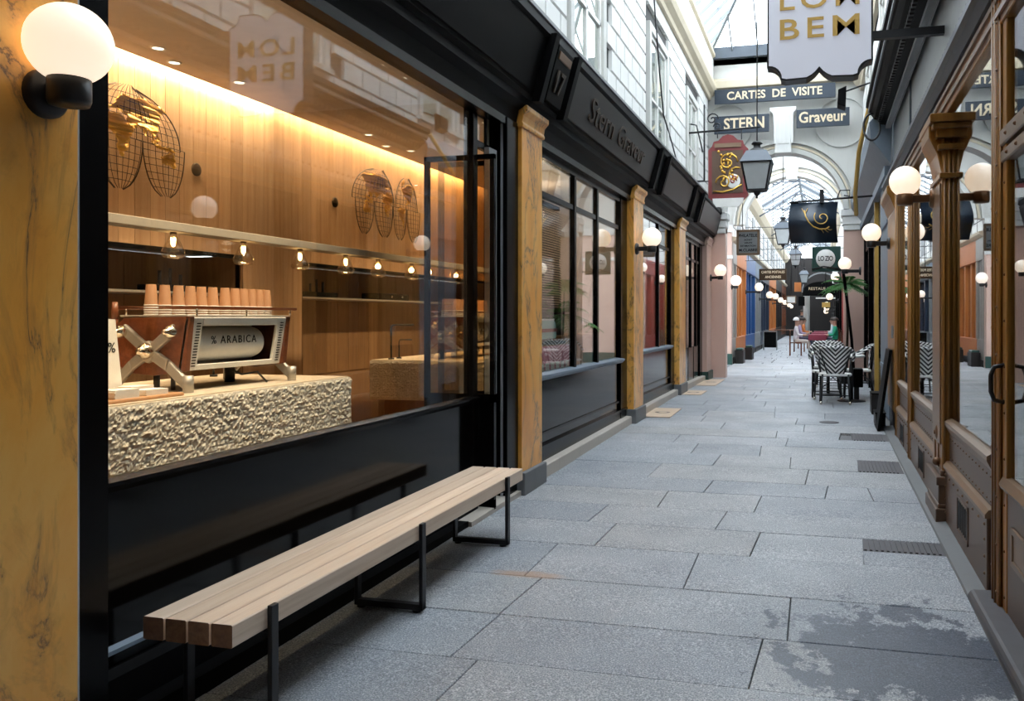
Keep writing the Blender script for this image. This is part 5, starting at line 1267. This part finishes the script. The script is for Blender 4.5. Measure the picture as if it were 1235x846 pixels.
# far shopfronts on the left, one thing each
WX=-2.45
far=[(24.2,25.3,'grey_metal','narrow grey stone pier shop edge after the pink crossing pier','pier'),(25.3,28.6,'orange_wood','carved orange wooden shopfront beyond the crossing on the left','shopfront'),(28.6,32.6,'blue','bright blue painted shopfront on the left beyond the orange one','shopfront'),(32.6,35.8,'frieze','pale grey framed shopfront between the blue and the navy ones','shopfront'),(35.8,41.5,'darkblue','dark navy shopfront far down the left side','shopfront'),(41.5,48,'orange_wood','far orange wooden shopfront with a lamp at its edge','shopfront'),(48,55,'anthracite','far grey shopfront after the second orange one','shopfront'),(55,61.9,'brown_wood','far brown shopfront near the end of the passage','shopfront')]
for (a,b,m_,lb,ct_) in far:
    o=thing('far_shopfront',lb,ct_,(WX,(a+b)/2,.12))
    MB().box(WX-.3,WX,a+.02,b-.02,.12,.85).build('stall_riser',M[m_],o,.01); MB().box(WX-.3,WX+.03,a,b,3.0,3.6).build('fascia',M[m_ if m_ not in('frieze',) else 'slate'],o,.01)
    MB().box(WX-.3,WX-.2,a,b,.85,3.0).build('backing',M['black_satin'],o)
    MB().box(WX-.12,WX-.11,a,b,.85,3.0).build('glass_pane',M['shop_glass'],o)
    n=3
    for k_ in range(n+1):
        y=a+(b-a)*k_/n; MB().box(WX-.3,WX+(.02 if k_ in(0,n) else -.03),max(a,y-.14),min(b,y+.14),.85,3.0).build('post',M[m_],o,.01)
    MB().prism([(WX,3.6),(WX+.12,3.68),(WX+.14,3.75),(WX-.3,3.8)],'y',a,b).build('cornice',M['cream_trim'],o)
    MB().box(WX-.02,WX+.04,a+.1,b-.1,.12,.3).build('plinth',M['anthracite'],o)
ul=struct(MB().box(WX-.35,WX-.05,24.2,62,3.82,5.75).build('wall_far_left',M['white_stone'])); ur=struct(MB().box(.80,1.1,24.2,62,3.42,5.75).build('wall_far_right',M['white_stone']))
struct(MB().prism([(WX-.05,5.35),(WX+.1,5.42),(WX+.26,5.6),(WX+.26,5.72),(WX-.05,5.75)],'y',24.2,61.9).build('trim_20',M['cream_trim'])); struct(MB().prism([(.8,5.35),(.7,5.42),(.55,5.6),(.55,5.72),(.8,5.75)],'y',24.2,61.9).build('trim_21',M['cream_trim']))
m=MB()
for yy in range(26,60,3):
    for q in (0,): m.box(WX-.06,WX-.03,yy,yy+1.1,4.1,5.2)
m.build('shutter',M['frieze'],ul)
m=MB()
for yy in [24.6+.9*i for i in range(41)]: m.box(WX-.052,WX-.042,yy,yy+.03,3.8,5.35)
for zz in (4.1,4.4,4.7,5.0): m.box(WX-.052,WX-.042,24.3,61.5,zz,zz+.02)
m.build('joint_lines',M['joint'],ul)['kind']='stuff'
farr=[(24.2,27.5,'pink','pink stone front after the crossing on the right','pier'),(27.5,31,'red','dark red framed shopfront on the right behind the palm','shopfront'),(31,44,'black_satin','dark restaurant front with terrace on the right','shopfront'),(44,61.9,'anthracite','far dark shopfront on the right','shopfront')]
for (a,b,m_,lb,ct_) in farr:
    o=thing('far_shopfront',lb,ct_,(.75,(a+b)/2,.12))
    MB().box(.74,1.0,a,b,.12,.85).build('stall_riser',M[m_],o,.01); MB().box(.70,1.0,a,b,2.9,3.4).build('fascia',M[m_],o,.01); MB().box(.92,1.0,a,b,.85,2.9).build('backing',M['black_satin'],o); MB().box(.83,.84,a,b,.85,2.9).build('glass_pane',M['shop_glass'],o)
    for k_ in range(4):
        y=a+(b-a)*k_/3; MB().box(.72,1.0,max(a,y-.25),min(b,y+.25),.85,2.9).build('post',M[m_],o,.01)
struct(MB().box(-2.9,1.2,62,62.3,0,5.7).build('wall_end',M['anthracite']))
# trusses beyond the crossing
for i,y in enumerate((26.5,33,41,50)):
    o=struct(thing('trim_%d'%(40+i),None,None,(-.8,y,5.6)))
    MB().bar((-2.4,y,5.6),(-.8,y,6.55),.07,.07).bar((.8,y,5.6),(-.8,y,6.55),.07,.07).bar((-2.3,y,5.35),(-.8,y,6.25),.05,.05).bar((.7,y,5.35),(-.8,y,6.25),.05,.05).bar((-2.4,y,5.62),(.8,y,5.62),.04,.04).build('truss_chord',M['steel'],o)
    MB().tube([(-.8+.26*math.cos(t*PI/10),y,5.9+.26*math.sin(t*PI/10)) for t in range(20)],.03,6,True).tube([(-1.35+.18*math.cos(t*PI/10),y,5.72+.16*math.sin(t*PI/10)) for t in range(20)],.025,6,True).tube([(-.25+.18*math.cos(t*PI/10),y,5.72+.16*math.sin(t*PI/10)) for t in range(20)],.025,6,True).build('truss_ring',M['steel'],o)
# net of thin grid bars (glazing of an inner screen)
o=struct(thing('trim_50',None,None,(-.8,27.8,3.0)))
m=MB()
for q in range(9): m.bar((-2.3+q*.38,27.8,3.3),(-2.3+q*.38,27.8,4.4),.015)
for q in range(4): m.bar((-2.4,27.8,3.3+q*.36),(.75,27.8,3.3+q*.36),.015)
m.build('screen_bar',M['black_iron'],o)
# far signs
board('far_sign','dark double-line sign with gold writing on the far left, below the grid',-2.1,-1.15,2.75,3.15,30.0,'wire',[('CARTES POSTALES',.12,-1.62,3.03,'goldtext',.8),('ANCIENNES',.12,-1.62,2.86,'goldtext',.55)],.06)
board('far_sign','small white hanging sign in a wooden surround far down the middle',-1.55,-1.12,2.1,2.45,40.0,'paper',[],.05,'brown_light')
tag(thing('far_awning','x','awning',(0,44,2.6)),'dark semicircular awning sign over the restaurant terrace','awning')
aw_=[o for o in bpy.data.objects if o.name=='far_awning'][0]
m=MB(); P_=[(.05-.95*math.cos(PI*i/14),2.72+.55*math.sin(PI*i/14)) for i in range(15)]; m.prism(P_,'y',44,44.6); m.build('canopy',M['black_satin'],aw_)
ring(.95,44,.07,2.72,M['frieze'],aw_,.04,0,PI,16,.05,'rim'); text('lettering','RESTAURANT',.2,M['goldtext'],aw_,(.05,43.97,2.9),'-y',.003,0,0,1,1.3)
MB().box(-.9,1.0,44,44.6,2.55,2.72).build('valance',M['black_satin'],aw_)
board('far_sign','small lit yellow sign under the restaurant awning',.05,.45,1.95,2.2,43.5,'goldpaint',[],.04)
board('far_sign','narrow white neon-like strip sign under the restaurant awning',-.25,.7,2.38,2.45,43.6,'paper',[],.04)
board('far_sign','orange angular sign beyond the small white sign',-1.25,-.9,2.7,3.15,42.0,'orange_wood',[],.05)
board('far_sign','black round-looking small sign beside the white column far away',-1.05,-.75,2.0,2.45,41.5,'black_satin',[],.05)
o=MB().cyl((-.72,45,.12),(-.72,45,2.9),.17,14).build('white_column',M['white_plaster']); tag(o,'slim white column standing in the middle far down the passage','column')
for o in [q for q in bpy.data.objects if q.name.startswith('far_sign') and q.parent is None]:
    ch_=[c for c in o.children if c.name.startswith('board')][0]; bbz=max(v.co.z for v in ch_.data.vertices)
    r_=MB().tube([(0,-.02,bbz),(0,-.02,5.74+1.0*(1-abs(o.location.x+.8)/1.8)-o.location.z)],.012,5); me=r_.mesh('hanger'); me.materials.append(M['black_iron']); q=bpy.data.objects.new('hanger',me); COL.objects.link(q); q.parent=o
# terrace: tables, chairs and guests
def person(label,x,y,seat,rz,shirt,trouser,hair,cap=False,arm=.0):
    z=.12; o=thing('person',label,'person',(x,y,z)); o.rotation_euler=(0,0,rz)
    me=bpy.data.meshes.new('body'); hz=.47 if seat else .88
    V={}; vs=[]; ed=[]; rad=[]
    def v(k,p,r): V[k]=len(vs); vs.append(p); rad.append(r)
    def e(a,b): ed.append((V[a],V[b]))
    # figure faces +y
    v('pel',(0,0,hz+.05),.13); v('waist',(0,.0,hz+.22),.12); v('chest',(0,.01,hz+.42),.145); v('neck',(0,.02,hz+.56),.055); v('headb',(0,.04,hz+.64),.075); v('head',(0,.045,hz+.72),.09); v('headt',(0,.03,hz+.79),.07)
    e('pel','waist'); e('waist','chest'); e('chest','neck'); e('neck','headb'); e('headb','head'); e('head','headt')
    for s_,n_ in ((-1,'l'),(1,'r')):
        v('sh'+n_,(s_*.18,.01,hz+.49),.06); v('el'+n_,(s_*.24,.08,hz+.25),.045); v('wr'+n_,(s_*.15,.30,hz+.24),.032); v('ha'+n_,(s_*.12,.38,hz+.25),.034)
        e('chest','sh'+n_); e('sh'+n_,'el'+n_); e('el'+n_,'wr'+n_); e('wr'+n_,'ha'+n_)
        if seat: v('hip'+n_,(s_*.10,.04,hz+.02),.09); v('kn'+n_,(s_*.12,.44,hz+.03),.065); v('an'+n_,(s_*.12,.46,.08),.04); v('to'+n_,(s_*.12,.60,.035),.035)
        else: v('hip'+n_,(s_*.10,.0,hz-.02),.09); v('kn'+n_,(s_*.11,.05*s_,.47),.065); v('an'+n_,(s_*.11,.0+.12*s_,.08),.04); v('to'+n_,(s_*.11,.13+.12*s_,.035),.035)
        e('pel','hip'+n_); e('hip'+n_,'kn'+n_); e('kn'+n_,'an'+n_); e('an'+n_,'to'+n_)
    me.from_pydata(vs,ed,[]); b=bpy.data.objects.new('body',me); COL.objects.link(b); b.parent=o; ORG[b.name]=(x,y,z)
    sk=b.modifiers.new('skin','SKIN'); me.skin_vertices[0].data[0].use_root=True
    for i_,r_ in enumerate(rad): me.skin_vertices[0].data[i_].radius=(r_,r_)
    ss=b.modifiers.new('sub','SUBSURF'); ss.levels=1; ss.render_levels=1
    # shirt, trousers and skin coloured by height zone on the one body mesh
    t=NT('figure_'+label[:8].replace(' ','_'),.8); s=t.sep(t.tc.outputs['Object'])
    c=t.mix(t.math('GREATER_THAN',s[2],hz+.10),trouser,shirt); c=t.mix(t.math('GREATER_THAN',s[2],hz+.555),c,(.55,.33,.24)); c=t.mix(t.math('GREATER_THAN',s[1],.24),c,t.mix(t.math('GREATER_THAN',s[2],hz+.15),trouser,(.55,.33,.24))); t.color(c); me.materials.append(t.m)
    h=MB().sphere((x,y+.01,z+hz+.76),.112,14,8,1.0,-.1,PI/2); hm=h.build('hair' if not cap else 'cap',M['paper'] if cap else hair,o)
    f=MB().sphere((x-.035,y+.135,z+hz+.73),.012,6,4).sphere((x+.035,y+.135,z+hz+.73),.012,6,4).build('eye',M['black_satin'],o); MB().add([(x-.012,y+.13,z+hz+.68),(x+.012,y+.13,z+hz+.68),(x,y+.16,z+hz+.685),(x,y+.13,z+hz+.72)],[(0,1,2),(0,2,3),(2,1,3),(0,3,1)]).build('nose',M['skin'],o)
    return o
M['cloth_red']=mat('burgundy_tablecloth',(.25,.04,.07),.8)
def dtable(x,y,lb,m_='cloth_red'):
    o=thing('terrace_table',lb,'table',(x,y,.12)); MB().box(x-.30,x+.30,y-.38,y+.38,.83,.86).build('tabletop',M[m_],o,.01); MB().box(x-.305,x+.305,y-.385,y+.385,.66,.85).build('tablecloth',M[m_],o,.02) 
    MB().cyl((x,y,.12),(x,y,.66),.04,10).build('pedestal',M['black_iron'],o)
dtable(-.12,30.0,'terrace table with burgundy cloth nearest the camera'); dtable(-.05,33.4,'terrace table with burgundy cloth behind the nearest one'); dtable(0,37,'terrace table with burgundy cloth farthest along the terrace')
def simple_chair(x,y,rz,lb):
    o=thing('terrace_chair',lb,'chair',(x,y,.12),'wooden chairs on the terrace'); o.rotation_euler=(0,0,rz)
    m=MB().box(x-.2,x+.2,y-.2,y+.2,.55,.59); m.build('seat',M['brown_wood'],o)
    MB().box(x-.2,x+.2,y-.22,y-.19,.75,1.0).box(x-.2,x-.16,y-.22,y-.18,.12,1.0).box(x+.16,x+.2,y-.22,y-.18,.12,1.0).build('backrest',M['brown_wood'],o); MB().box(x-.2,x-.16,y+.16,y+.2,.12,.55).box(x+.16,x+.2,y+.16,y+.2,.12,.55).build('leg',M['brown_wood'],o)
    return o
pp=[(-.84,30.0,-PI/2,(.75,.70,.72),(.6,.55,.5),True,'person in a pale shirt and white cap seated at the nearest terrace table'),(.5,30.3,PI/2,(.01,.28,.15),(.03,.03,.05),False,'person in a green shirt seated on the right of the terrace'),(-.80,33.4,-PI/2,(.45,.35,.50),(.05,.05,.08),False,'person in a mauve top seated behind the one with the cap'),(.5,33.6,PI/2,(.25,.50,.52),(.05,.05,.08),False,'person in a turquoise shirt seated at the second terrace table'),(-.74,37,-PI/2,(.75,.22,.06),(.1,.1,.1),False,'person in an orange top seated far along the terrace'),(.5,37.2,PI/2,(.7,.7,.72),(.1,.1,.12),False,'person in a white top seated at the farthest terrace table')]
for (x,y,rz,s_,tr,cap,lb) in pp:
    person(lb,x,y,True,rz,s_,tr,M['hair'],cap); simple_chair(x,y,rz,'brown wooden terrace chair under the '+lb.split(' seated')[0])
person('person in dark clothes walking far away between the lamps',-1.0,47,False,0,(.03,.03,.04),(.03,.03,.04),M['hair'])
o=thing('dark_planter_table','low brown table with dark baskets on the left far down the passage','table',(-1.7,44,.12)); MB().box(-2.3,-1.1,43.6,44.4,.78,.82).build('tabletop',M['brown_wood'],o); MB().box(-2.25,-2.2,43.6,44.4,.12,.78).box(-1.2,-1.15,43.6,44.4,.12,.78).build('leg',M['brown_wood'],o)
o=thing('pavement_board','small black framed board standing by the far navy shopfront','sign',(-1.95,35,.12)); m=MB(); m.box(-2.25,-1.75,34.9,34.95,.22,.85); m.build('slate_face',M['black_satin'],o); MB().box(-2.28,-2.24,34.88,34.97,.12,.9).box(-1.76,-1.72,34.88,34.97,.12,.9).box(-2.28,-1.72,34.88,34.97,.86,.9).build('frame',M['frieze'],o)
for i,(x,y,lb) in enumerate(((-2.28,24.7,'dark planter at the foot of the grey pier beyond the crossing'),(-2.2,27.0,'dark planter in front of the carved orange shopfront'))):
    o=thing('dark_planter',lb,'planter',(x,y,.12)); MB().box(x-.12,x+.12,y-.3,y+.3,.12,.5).build('box_body',M['anthracite'],o,.01); MB().box(x-.10,x+.10,y-.28,y+.28,.5,.56).build('greenery',M['green'],o,.02)
